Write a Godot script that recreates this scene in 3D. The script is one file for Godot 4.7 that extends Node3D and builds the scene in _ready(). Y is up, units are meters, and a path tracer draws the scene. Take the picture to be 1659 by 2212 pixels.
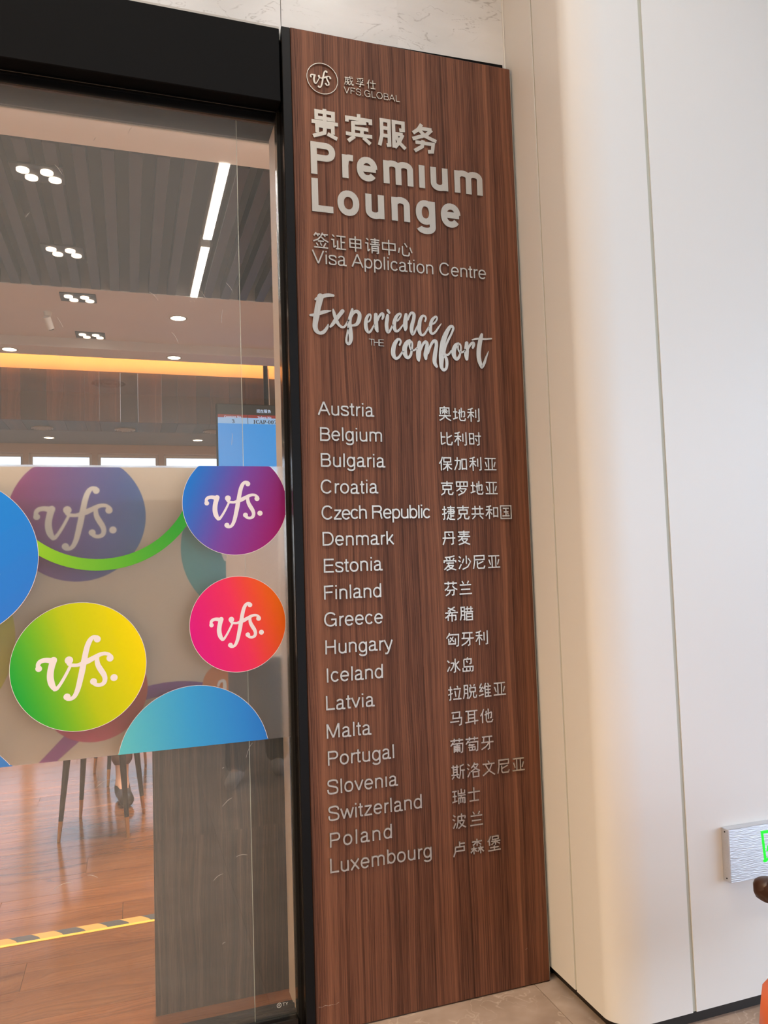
extends Node3D
# Shopfront sign beside a glazed lounge entrance. World: x runs along the sign, y is up, z points out of the sign into the lobby. Metres.

const WHITE = Color(1, 1, 1)
var M = {}
var cache = {}
var used = {}
var rng = RandomNumberGenerator.new()

func _ready():
	rng.seed = 7
	# ---- camera, sky, exposure
	var cam := Camera3D.new()
	cam.name = "camera"
	add_child(cam)
	cam.position = Vector3(-0.4846, 1.3506, 2.2160)
	cam.rotation_degrees = Vector3(3.513, -18.476, -1.870)
	cam.fov = 67.83
	cam.near = 0.02
	cam.far = 200.0
	var env := Environment.new()
	env.background_mode = Environment.BG_SKY
	var sky := Sky.new()
	var psm := ProceduralSkyMaterial.new()
	psm.sky_top_color = Color(0.72, 0.81, 0.92)
	psm.sky_horizon_color = Color(0.88, 0.92, 0.97)
	psm.ground_bottom_color = Color(0.45, 0.44, 0.42)
	psm.ground_horizon_color = Color(0.75, 0.76, 0.76)
	psm.sky_energy_multiplier = 1.0
	psm.sun_angle_max = 0.0
	sky.sky_material = psm
	env.sky = sky
	env.background_energy_multiplier = 7.6
	env.tonemap_mode = Environment.TONE_MAPPER_LINEAR
	env.tonemap_exposure = 1.0
	env.sdfgi_enabled = true
	env.ssao_enabled = true
	env.ssil_enabled = true
	var we := WorldEnvironment.new()
	we.name = "environment"
	we.environment = env
	add_child(we)
	materials()
	# ---- the setting
	lobby()
	entrance_frame()
	column_wall()
	lounge()
	# ---- the things
	sign_panel()
	front_glazing()
	sliding_door()
	lounge_lights()
	lounge_things()
	lobby_lights()
	lobby_things()
	people()

# ------------------------------------------------------------------ naming
func numbered(called):
	if not used.has(called):
		used[called] = 0
		return called
	used[called] += 1
	return "%s_%03d" % [called, used[called]]

func thing(called, label, category, at = Vector3.ZERO, turn = 0.0, group = ""):
	var o := Node3D.new()
	o.name = numbered(called)
	add_child(o)
	o.position = at
	o.rotation.y = turn
	o.set_meta("label", label)
	o.set_meta("category", category)
	if group != "":
		o.set_meta("group", group)
	return o

func struct(called, label):
	var o := Node3D.new()
	o.name = numbered(called)
	add_child(o)
	o.set_meta("kind", "structure")
	o.set_meta("label", label)
	return o

func put(mesh, m, called, parent, at = Vector3.ZERO, label = ""):
	var o := MeshInstance3D.new()
	o.name = called
	o.mesh = mesh
	if m != null:
		o.material_override = m
	o.position = at
	parent.add_child(o, true)
	if label != "":
		o.set_meta("label", label)
	return o

func group_node(called, parent, at = Vector3.ZERO):
	var o := Node3D.new()
	o.name = called
	o.position = at
	parent.add_child(o, true)
	return o

# ------------------------------------------------------------------ materials
func mat(c, rough = 0.6, metal = 0.0, spec = 0.5):
	var m := StandardMaterial3D.new()
	m.albedo_color = c
	m.roughness = rough
	m.metallic = metal
	m.metallic_specular = spec
	return m

func glow(c, energy, base = Color(0.8, 0.8, 0.8)):
	var m = mat(base, 0.5)
	m.emission_enabled = true
	m.emission = c
	m.emission_energy_multiplier = energy
	return m

func dyed(rough = 0.5):
	var m = mat(WHITE, rough)
	m.vertex_color_use_as_albedo = true
	return m

func noise(seed_, freq, octaves = 3):
	var n := FastNoiseLite.new()
	n.seed = seed_
	n.noise_type = FastNoiseLite.TYPE_SIMPLEX_SMOOTH
	n.frequency = freq
	n.fractal_octaves = octaves
	return n

# Veneer: grain runs along v. Columns carry the streaks; a slow warp lets the lines wander.
func wood_texture(w, h, seed_, dark, mid, light, contrast, fine, cathedral = 0.0):
	var a = noise(seed_, 1.0, 3)
	var b = noise(seed_ + 11, 1.0, 2)
	var c = noise(seed_ + 23, 1.0, 2)
	var bytes := PackedByteArray()
	bytes.resize(w * h * 3)
	var col := PackedFloat32Array()
	var lines := PackedFloat32Array()
	var wide = w * 3
	col.resize(wide)
	lines.resize(wide)
	for x in wide:
		var u = float(x) / w
		col[x] = a.get_noise_2d(u * 9.0, 3.7) * 0.55 + a.get_noise_2d(u * 34.0, 9.1) * 0.45 + b.get_noise_2d(u * 120.0, 1.3) * 0.4
		var l = c.get_noise_2d(u * 30.0, 5.0)
		lines[x] = pow(maxf(0.0, 1.0 - absf(l) * 9.0), 2.0)
	var i = 0
	for y in h:
		var v = float(y) / h
		for x in w:
			var u = float(x) / w
			var fineg = b.get_noise_2d(u * 260.0, v * 14.0)
			var warp = 0.0
			if (x & 7) == 0 or true:
				warp = a.get_noise_2d(u * 2.2, v * 1.6) * (26.0 + cathedral)
			var k = clampi(int(x + w + warp), 0, wide - 1)
			var s = 0.5 + contrast * col[k] + fine * fineg
			s = clampf(s, 0.0, 1.0)
			var r
			if s < 0.5:
				r = dark.lerp(mid, s * 2.0)
			else:
				r = mid.lerp(light, s * 2.0 - 1.0)
			var d = 1.0 - 0.45 * contrast * lines[k] * clampf(0.7 + fineg * 1.6, 0.0, 1.0)
			bytes[i] = clampi(int(r.r * d * 255.0), 0, 255)
			bytes[i + 1] = clampi(int(r.g * d * 255.0), 0, 255)
			bytes[i + 2] = clampi(int(r.b * d * 255.0), 0, 255)
			i += 3
	return ImageTexture.create_from_image(Image.create_from_data(w, h, false, Image.FORMAT_RGB8, bytes))

# Stone: soft clouding with thin wandering veins.
func stone_texture(w, h, seed_, base, cloud, vein, vein_amount, stretch, thin):
	var a = noise(seed_, 1.0, 4)
	var b = noise(seed_ + 5, 1.0, 3)
	var c = noise(seed_ + 9, 1.0, 2)
	var bytes := PackedByteArray()
	bytes.resize(w * h * 3)
	var i = 0
	for y in h:
		for x in w:
			var u = float(x) / w
			var v = float(y) / h
			var q = a.get_noise_2d(u * 3.0 * stretch.x, v * 3.0 * stretch.y)
			var p = b.get_noise_2d(u * 7.0 * stretch.x + q * 1.2, v * 7.0 * stretch.y + q * 0.6)
			var g = c.get_noise_2d(u * 4.0, v * 4.0)
			var line = pow(maxf(0.0, 1.0 - absf(p) * thin), 3.0) * clampf(g * 3.0 + 0.35, 0.0, 1.0)
			var r = base.lerp(cloud, clampf(q * 0.8 + 0.5, 0.0, 1.0)).lerp(vein, line * vein_amount)
			bytes[i] = clampi(int(r.r * 255.0), 0, 255)
			bytes[i + 1] = clampi(int(r.g * 255.0), 0, 255)
			bytes[i + 2] = clampi(int(r.b * 255.0), 0, 255)
			i += 3
	return ImageTexture.create_from_image(Image.create_from_data(w, h, false, Image.FORMAT_RGB8, bytes))

func textured(t, rough, scale = Vector3(1, 1, 1), offset = Vector3.ZERO, spec = 0.5):
	var m = mat(WHITE, rough, 0.0, spec)
	m.albedo_texture = t
	m.uv1_scale = scale
	m.uv1_offset = offset
	return m

func grain_normal(seed_, fx, fy, size = 256):
	var a = noise(seed_, 1.0, 3)
	var img := Image.create(size, size, false, Image.FORMAT_RGB8)
	for y in size:
		for x in size:
			var v = 0.5 + 0.5 * a.get_noise_2d(float(x) / size * fx, float(y) / size * fy)
			img.set_pixel(x, y, Color(v, v, v))
	img.bump_map_to_normal_map(2.0)
	return ImageTexture.create_from_image(img)

func materials():
	var sign_wood = wood_texture(1024, 2048, 3, Color(0.225, 0.132, 0.092), Color(0.425, 0.276, 0.206), Color(0.540, 0.364, 0.272), 0.62, 0.28)
	M.sign_wood = textured(sign_wood, 0.55, Vector3.ONE, Vector3.ZERO, 0.3)
	var floor_wood = wood_texture(512, 1024, 40, Color(0.44, 0.23, 0.10), Color(0.67, 0.39, 0.19), Color(0.79, 0.51, 0.27), 0.46, 0.18, 30.0)
	M.planks = []
	for k in 5:
		var t = [0.70, 0.74, 0.66, 0.73, 0.68][k]
		var m = textured(floor_wood, 0.15, Vector3(1.4, 0.55, 1), Vector3(k * 0.37, k * 0.23, 0), 0.38)
		m.albedo_color = Color(t, t, t)
		M.planks.append(m)
	var dark_wood = wood_texture(512, 1024, 71, Color(0.08, 0.062, 0.045), Color(0.215, 0.170, 0.130), Color(0.37, 0.30, 0.235), 0.70, 0.30, -6.0)
	M.dark_wood = textured(dark_wood, 0.5, Vector3(1.5, 0.5, 1))
	var valance_wood = wood_texture(512, 512, 90, Color(0.18, 0.10, 0.068), Color(0.33, 0.20, 0.14), Color(0.47, 0.30, 0.205), 0.55, 0.18)
	M.boards = []
	for k in 5:
		var m2 = textured(valance_wood, 0.5, Vector3(1.2, 0.8, 1), Vector3(k * 0.31, k * 0.17, 0))
		var t2 = [0.55, 1.0, 0.74, 0.90, 0.64][k]
		m2.albedo_color = Color(t2, t2, t2).clamp()
		M.boards.append(m2)
	M.baffle = textured(valance_wood, 0.5, Vector3(1.2, 0.6, 1), Vector3(0.4, 0.1, 0))
	M.baffle.albedo_color = Color(0.58, 0.61, 0.65)
	var white_stone = stone_texture(768, 384, 130, Color(0.865, 0.86, 0.85), Color(0.81, 0.805, 0.79), Color(0.60, 0.58, 0.56), 0.75, Vector2(2.6, 1.0), 16.0)
	M.stone = textured(white_stone, 0.30, Vector3(0.8, 0.8, 1))
	var brown_stone = stone_texture(512, 512, 150, Color(0.74, 0.675, 0.63), Color(0.61, 0.54, 0.49), Color(0.86, 0.80, 0.75), 0.7, Vector2(1.6, 1.2), 7.0)
	M.tiles = []
	for k in 4:
		var t3 = [0.97, 1.0, 0.92, 0.95][k]
		var m3 = textured(brown_stone, 0.22, Vector3(1.1, 1.1, 1), Vector3(k * 0.29, k * 0.41, 0))
		m3.albedo_color = Color(t3, t3, t3)
		M.tiles.append(m3)
	M.black = mat(Color(0.035, 0.033, 0.036), 0.6, 0.0, 0.2)
	M.black_gloss = mat(Color(0.05, 0.047, 0.047), 0.16)
	M.jamb = mat(Color(0.045, 0.045, 0.05), 0.5, 0.0, 0.3)
	M.gasket = mat(Color(0.02, 0.02, 0.02), 0.7)
	M.reveal = mat(Color(0.42, 0.38, 0.34), 0.14, 0.9)
	M.wall_paint = mat(Color(0.885, 0.89, 0.885), 0.34, 0.0, 0.38)
	M.seam = mat(Color(0.74, 0.75, 0.70), 0.6)
	M.toe = mat(Color(0.13, 0.115, 0.105), 0.5)
	M.beige = mat(Color(0.84, 0.77, 0.70), 0.7)
	M.entry_beige = mat(Color(0.93, 0.91, 0.88), 0.7)
	M.ceiling = mat(Color(0.87, 0.87, 0.87), 0.8)
	M.grey_soffit = mat(Color(0.30, 0.29, 0.28), 0.7)
	M.grey_ceiling = mat(Color(0.50, 0.505, 0.51), 0.8)
	M.plenum = mat(Color(0.62, 0.61, 0.60), 0.9)
	M.lobby_ceiling = mat(Color(0.86, 0.85, 0.83), 0.8)
	M.lobby_wall = mat(Color(0.80, 0.72, 0.62), 0.6)
	M.steel = mat(Color(0.74, 0.715, 0.675), 0.46, 1.0)
	M.steel.normal_enabled = true
	M.steel.normal_texture = grain_normal(5, 60.0, 6.0)
	M.steel.normal_scale = 0.25
	M.steel.uv1_triplanar = true
	M.steel.uv1_scale = Vector3(4, 4, 4)
	M.aluminium = mat(Color(0.83, 0.84, 0.86), 0.34, 0.85)
	M.aluminium.normal_enabled = true
	M.aluminium.normal_texture = grain_normal(8, 4.0, 70.0)
	M.aluminium.normal_scale = 0.3
	M.aluminium.uv1_triplanar = true
	M.aluminium.uv1_scale = Vector3(5, 5, 5)
	M.pane = mat(Color(0.80, 0.84, 0.82, 0.03), 0.0)
	M.pane.transparency = BaseMaterial3D.TRANSPARENCY_ALPHA
	M.added_tint_pane = mat(Color(0.10, 0.11, 0.12, 0.45), 0.0)  # dark tint added so the lounge windows pass less daylight
	M.added_tint_pane.transparency = BaseMaterial3D.TRANSPARENCY_ALPHA
	M.dusty_pane = mat(Color(0.82, 0.82, 0.81, 0.035), 0.0)
	M.dusty_pane.transparency = BaseMaterial3D.TRANSPARENCY_ALPHA
	M.dusty_pane.metallic_specular = 0.3
	M.added_tint_pane.metallic_specular = 0.3
	M.pane_edge = mat(Color(0.80, 0.82, 0.76), 0.2)
	M.frost = mat(Color(0.98, 0.965, 0.945, 0.03), 0.22)
	M.frost.refraction_enabled = true
	M.frost.refraction_scale = 0.03
	M.rear_film = mat(Color(0.86, 0.81, 0.74), 0.7)
	M.rear_film.backlight = Color(0.9, 0.84, 0.76)
	M.print = dyed(0.6)
	M.print.metallic_specular = 0.3
	M.rear_print = dyed(0.6)
	M.rear_print.backlight = Color(0.8, 0.8, 0.8)
	M.white_print = mat(Color(0.90, 0.87, 0.87), 0.5)
	M.rear_white = mat(Color(0.95, 0.94, 0.91), 0.6)
	M.rear_white.backlight = Color(0.9, 0.9, 0.88)
	M.etch = mat(Color(0.80, 0.80, 0.78), 0.6)
	M.scuff = mat(Color(0.72, 0.68, 0.64), 0.7)
	M.lamp_trim = mat(Color(0.70, 0.68, 0.65), 0.4)
	M.dark_trim = mat(Color(0.10, 0.10, 0.10), 0.5)
	M.brass = mat(Color(0.80, 0.60, 0.34), 0.3, 0.9)
	M.leg_black = mat(Color(0.10, 0.11, 0.12), 0.35)
	M.fabric_dark = mat(Color(0.16, 0.18, 0.21), 0.9)
	M.orange = mat(Color(0.80, 0.36, 0.13), 0.45)
	M.arm_wood = mat(Color(0.22, 0.13, 0.085), 0.4)
	M.yellow_tape = mat(Color(0.93, 0.68, 0.10), 0.4)
	M.dirty_yellow = mat(Color(0.74, 0.52, 0.14), 0.45)
	M.black_tape = mat(Color(0.16, 0.14, 0.11), 0.4)
	M.window_white = mat(Color(0.88, 0.87, 0.84), 0.5)
	M.pavement = mat(Color(0.55, 0.54, 0.52), 0.9)
	
# ------------------------------------------------------------------ mesh helpers
func start():
	var st := SurfaceTool.new()
	st.begin(Mesh.PRIMITIVE_TRIANGLES)
	return st

# A convex polygon with one normal; the winding is put right here.
func poly(st, pts, n, uvs = null):
	var g = (pts[1] - pts[0]).cross(pts[2] - pts[0])
	var flip = g.dot(n) > 0.0
	for k in range(1, pts.size() - 1):
		var ids = [0, k + 1, k] if flip else [0, k, k + 1]
		for q in ids:
			st.set_normal(n)
			if uvs != null:
				st.set_uv(uvs[q])
			st.add_vertex(pts[q])

func smooth_quad(st, p, n, uvs = null):
	var g = (p[1] - p[0]).cross(p[2] - p[0])
	var flip = g.dot(n[0] + n[1] + n[2] + n[3]) > 0.0
	var order = [0, 2, 1, 0, 3, 2] if flip else [0, 1, 2, 0, 2, 3]
	for q in order:
		st.set_normal(n[q])
		if uvs != null:
			st.set_uv(uvs[q])
		st.add_vertex(p[q])

# Chamfered box into st. UVs are metres: v runs along the grain axis.
func add_box(st, c, s, bevel = 0.0, grain = 1):
	var h = s * 0.5
	var b = minf(bevel, minf(h.x, minf(h.y, h.z)) * 0.95)
	for a in 3:
		var u = (a + 1) % 3
		var w = (a + 2) % 3
		for sg in [-1.0, 1.0]:
			var n = Vector3.ZERO
			n[a] = sg
			var pts = []
			var uvs = []
			for q in [[-1, -1], [1, -1], [1, 1], [-1, 1]]:
				var p = Vector3.ZERO
				p[a] = sg * h[a]
				p[u] = q[0] * (h[u] - b)
				p[w] = q[1] * (h[w] - b)
				pts.append(p + c)
				var along = grain
				var across = u
				if a == grain:
					along = u
					across = w
				elif u == grain:
					across = w
				uvs.append(Vector2(p[across], p[along]))
			poly(st, pts, n, uvs)
	if b <= 0.0:
		return
	for a in 3:
		var u = (a + 1) % 3
		var w = (a + 2) % 3
		for su in [-1.0, 1.0]:
			for sw in [-1.0, 1.0]:
				var n = Vector3.ZERO
				n[u] = su
				n[w] = sw
				var pts = []
				for e in [[-1, 0], [1, 0], [1, 1], [-1, 1]]:
					var p = Vector3.ZERO
					p[a] = e[0] * (h[a] - b)
					p[u] = su * (h[u] if e[1] == 0 else h[u] - b)
					p[w] = sw * (h[w] - b if e[1] == 0 else h[w])
					pts.append(p + c)
				poly(st, pts, n.normalized(), [Vector2.ZERO, Vector2.ZERO, Vector2.ZERO, Vector2.ZERO])
	for sx in [-1.0, 1.0]:
		for sy in [-1.0, 1.0]:
			for sz in [-1.0, 1.0]:
				var q = Vector3(sx, sy, sz)
				poly(st, [c + q * Vector3(h.x, h.y - b, h.z - b), c + q * Vector3(h.x - b, h.y, h.z - b), c + q * Vector3(h.x - b, h.y - b, h.z)], q.normalized(), [Vector2.ZERO, Vector2.ZERO, Vector2.ZERO])

func box_mesh(s, bevel = 0.0, grain = 1):
	var key = [s.snapped(Vector3.ONE * 0.0001), bevel, grain]
	if not cache.has(key):
		var st = start()
		add_box(st, Vector3.ZERO, s, bevel, grain)
		cache[key] = st.commit()
	return cache[key]

# A box given by its two corners, as a named mesh.
func slab(called, parent, lo, hi, m, bevel = 0.0, grain = 1, label = ""):
	return put(box_mesh(hi - lo, bevel, grain), m, called, parent, (lo + hi) * 0.5, label)

# Tapered round bar from a to b.
func add_bar(st, a, b, ra, rb, n = 12, caps = true):
	var d = (b - a).normalized()
	var u = d.cross(Vector3.UP if absf(d.y) < 0.9 else Vector3.RIGHT).normalized()
	var w = d.cross(u)
	for k in n:
		var t0 = TAU * k / n
		var t1 = TAU * (k + 1) / n
		var e0 = u * cos(t0) + w * sin(t0)
		var e1 = u * cos(t1) + w * sin(t1)
		smooth_quad(st, [a + e0 * ra, a + e1 * ra, b + e1 * rb, b + e0 * rb], [e0, e1, e1, e0])
		if caps:
			poly(st, [a, a + e0 * ra, a + e1 * ra], -d)
			poly(st, [b, b + e0 * rb, b + e1 * rb], d)

func bar(called, parent, a, b, ra, rb, m, n = 12):
	var st = start()
	add_bar(st, a, b, ra, rb, n)
	return put(st.commit(), m, called, parent)

# Turned shape about y from (radius, height) points.
func add_lathe(st, c, prof, n = 24):
	for k in n:
		var t0 = TAU * k / n
		var t1 = TAU * (k + 1) / n
		var e0 = Vector3(cos(t0), 0, sin(t0))
		var e1 = Vector3(cos(t1), 0, sin(t1))
		for i in prof.size() - 1:
			var p = prof[i]
			var q = prof[i + 1]
			var d = Vector2(q.y - p.y, p.x - q.x).normalized()
			smooth_quad(st, [c + e0 * p.x + Vector3(0, p.y, 0), c + e1 * p.x + Vector3(0, p.y, 0), c + e1 * q.x + Vector3(0, q.y, 0), c + e0 * q.x + Vector3(0, q.y, 0)],
				[e0 * d.x + Vector3(0, d.y, 0), e1 * d.x + Vector3(0, d.y, 0), e1 * d.x + Vector3(0, d.y, 0), e0 * d.x + Vector3(0, d.y, 0)])

# Rounded block: a superellipsoid.
func spow(v, e):
	return signf(v) * pow(absf(v), e)

func add_round(st, c, r, e1 = 0.6, e2 = 0.6, n = 28):
	var m = n / 2
	var grid = []
	for i in m + 1:
		var row = []
		var f = -PI / 2 + PI * i / m
		for k in n + 1:
			var g = TAU * k / n
			row.append(Vector3(r.x * spow(cos(f), e1) * spow(cos(g), e2), r.y * spow(sin(f), e1), r.z * spow(cos(f), e1) * spow(sin(g), e2)))
		grid.append(row)
	for i in m:
		for k in n:
			var p = [grid[i][k], grid[i][k + 1], grid[i + 1][k + 1], grid[i + 1][k]]
			var nn = []
			for q in p:
				nn.append(Vector3(spow(q.x / r.x, 1.4) / r.x, spow(q.y / r.y, 1.4) / r.y, spow(q.z / r.z, 1.4) / r.z).normalized())
			smooth_quad(st, [p[0] + c, p[1] + c, p[2] + c, p[3] + c], nn)

func round_part(called, parent, c, r, m, e1 = 0.6, e2 = 0.6, n = 28):
	var st = start()
	add_round(st, Vector3.ZERO, r, e1, e2, n)
	return put(st.commit(), m, called, parent, c)

# A wall panel that follows a path in plan (x, z), from y0 to y1, with thickness to the inner side.
func path_panel(called, parent, pts, thick, y0, y1, m):
	var st = start()
	var ns = []
	for i in pts.size():
		var a = pts[maxi(i - 1, 0)]
		var b = pts[mini(i + 1, pts.size() - 1)]
		var d = (b - a).normalized()
		ns.append(Vector2(-d.y, d.x))
	var s = 0.0
	for i in pts.size() - 1:
		var p = pts[i]
		var q = pts[i + 1]
		var pi = p - ns[i] * thick
		var qi = q - ns[i + 1] * thick
		var np = Vector3(ns[i].x, 0, ns[i].y)
		var nq = Vector3(ns[i + 1].x, 0, ns[i + 1].y)
		var l = p.distance_to(q)
		smooth_quad(st, [Vector3(p.x, y0, p.y), Vector3(q.x, y0, q.y), Vector3(q.x, y1, q.y), Vector3(p.x, y1, p.y)], [np, nq, nq, np], [Vector2(s, y0), Vector2(s + l, y0), Vector2(s + l, y1), Vector2(s, y1)])
		smooth_quad(st, [Vector3(pi.x, y0, pi.y), Vector3(qi.x, y0, qi.y), Vector3(qi.x, y1, qi.y), Vector3(pi.x, y1, pi.y)], [-np, -nq, -nq, -np])
		poly(st, [Vector3(p.x, y0, p.y), Vector3(q.x, y0, q.y), Vector3(qi.x, y0, qi.y), Vector3(pi.x, y0, pi.y)], Vector3.DOWN)
		poly(st, [Vector3(p.x, y1, p.y), Vector3(q.x, y1, q.y), Vector3(qi.x, y1, qi.y), Vector3(pi.x, y1, pi.y)], Vector3.UP)
		s += l
	for e in [0, pts.size() - 1]:
		var p = pts[e]
		var pin = p - ns[e] * thick
		var d = (pts[1] - pts[0]) * -1.0 if e == 0 else pts[e] - pts[e - 1]
		poly(st, [Vector3(p.x, y0, p.y), Vector3(pin.x, y0, pin.y), Vector3(pin.x, y1, pin.y), Vector3(p.x, y1, p.y)], Vector3(d.x, 0, d.y).normalized())
	return put(st.commit(), m, called, parent)

# ------------------------------------------------------------------ strokes: letters cut from sheet metal
func smooth_stroke(pts, per = 5):
	var out = []
	var n = pts.size()
	for i in n - 1:
		var p0 = pts[maxi(i - 1, 0)]
		var p1 = pts[i]
		var p2 = pts[i + 1]
		var p3 = pts[mini(i + 2, n - 1)]
		for k in per:
			var t = float(k) / per
			out.append(0.5 * ((2.0 * p1) + (p2 - p0) * t + (2.0 * p0 - 5.0 * p1 + 4.0 * p2 - p3) * t * t + (3.0 * p1 - p0 - 3.0 * p2 + p3) * t * t * t))
	out.append(pts[n - 1])
	return out

# pts: Vector3(x, y, width). Front at z1, back at z0.
func add_stroke(st, pts, z0, z1, closed = false, round_ends = false):
	var n = pts.size()
	var left = []
	var right = []
	var dirs = []
	for i in n:
		var a = pts[(i - 1 + n) % n] if closed else pts[maxi(i - 1, 0)]
		var b = pts[(i + 1) % n] if closed else pts[mini(i + 1, n - 1)]
		var p = Vector2(pts[i].x, pts[i].y)
		var d0 = (p - Vector2(a.x, a.y)).normalized()
		var d1 = (Vector2(b.x, b.y) - p).normalized()
		if not closed and i == 0:
			d0 = d1
		if not closed and i == n - 1:
			d1 = d0
		var d = (d0 + d1).normalized()
		if d == Vector2.ZERO:
			d = d1
		var m = 1.0 / maxf(0.5, d.dot(d1))
		var side = Vector2(-d.y, d.x) * pts[i].z * 0.5 * m
		left.append(p + side)
		right.append(p - side)
		dirs.append(d)
	var count = n if closed else n - 1
	for i in count:
		var j = (i + 1) % n
		var l0 = left[i]
		var l1 = left[j]
		var r0 = right[i]
		var r1 = right[j]
		poly(st, [Vector3(l0.x, l0.y, z1), Vector3(r0.x, r0.y, z1), Vector3(r1.x, r1.y, z1)], Vector3.BACK)
		poly(st, [Vector3(l0.x, l0.y, z1), Vector3(r1.x, r1.y, z1), Vector3(l1.x, l1.y, z1)], Vector3.BACK)
		var nl0 = Vector3(-dirs[i].y, dirs[i].x, 0)
		var nl1 = Vector3(-dirs[j].y, dirs[j].x, 0)
		smooth_quad(st, [Vector3(l0.x, l0.y, z0), Vector3(l1.x, l1.y, z0), Vector3(l1.x, l1.y, z1), Vector3(l0.x, l0.y, z1)], [nl0, nl1, nl1, nl0])
		smooth_quad(st, [Vector3(r0.x, r0.y, z0), Vector3(r1.x, r1.y, z0), Vector3(r1.x, r1.y, z1), Vector3(r0.x, r0.y, z1)], [-nl0, -nl1, -nl1, -nl0])
	if closed:
		return
	for e in [0, n - 1]:
		var d = dirs[e] * (-1.0 if e == 0 else 1.0)
		if round_ends:
			add_disc(st, Vector2(pts[e].x, pts[e].y), pts[e].z * 0.5, z0, z1 - 0.00003, 14)
		else:
			poly(st, [Vector3(left[e].x, left[e].y, z0), Vector3(right[e].x, right[e].y, z0), Vector3(right[e].x, right[e].y, z1), Vector3(left[e].x, left[e].y, z1)], Vector3(d.x, d.y, 0))

func add_disc(st, c, r, z0, z1, n = 20):
	for k in n:
		var t0 = TAU * k / n
		var t1 = TAU * (k + 1) / n
		var e0 = Vector3(cos(t0), sin(t0), 0)
		var e1 = Vector3(cos(t1), sin(t1), 0)
		var o = Vector3(c.x, c.y, 0)
		poly(st, [o + Vector3(0, 0, z1), o + e0 * r + Vector3(0, 0, z1), o + e1 * r + Vector3(0, 0, z1)], Vector3.BACK)
		smooth_quad(st, [o + e0 * r + Vector3(0, 0, z0), o + e1 * r + Vector3(0, 0, z0), o + e1 * r + Vector3(0, 0, z1), o + e0 * r + Vector3(0, 0, z1)], [e0, e1, e1, e0])

# Flat number lists [x, y, x, y ...] with turns sharper than a right angle cut into separate strokes.
func add_lines(st, strokes, scale, width, z0, z1, flip_y):
	var step = 0.0
	for s in strokes:
		var pts = []
		for i in range(0, s.size(), 2):
			pts.append(Vector3(s[i] * scale, (100.0 - s[i + 1] if flip_y else float(s[i + 1])) * scale, width * scale))
		var closed = pts.size() > 3 and pts[0].is_equal_approx(pts[pts.size() - 1])
		if closed:
			pts.pop_back()
			add_stroke(st, pts, z0, z1 - step, true)
		else:
			var run = [pts[0]]
			for i in range(1, pts.size()):
				run.append(pts[i])
				if i < pts.size() - 1:
					var a = pts[i] - pts[i - 1]
					var b = pts[i + 1] - pts[i]
					a.z = 0
					b.z = 0
					if a.normalized().dot(b.normalized()) < -0.25:
						add_stroke(st, run, z0, z1 - step)
						run = [pts[i]]
						step += 0.00002
			add_stroke(st, run, z0, z1 - step)
		step += 0.00002
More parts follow.
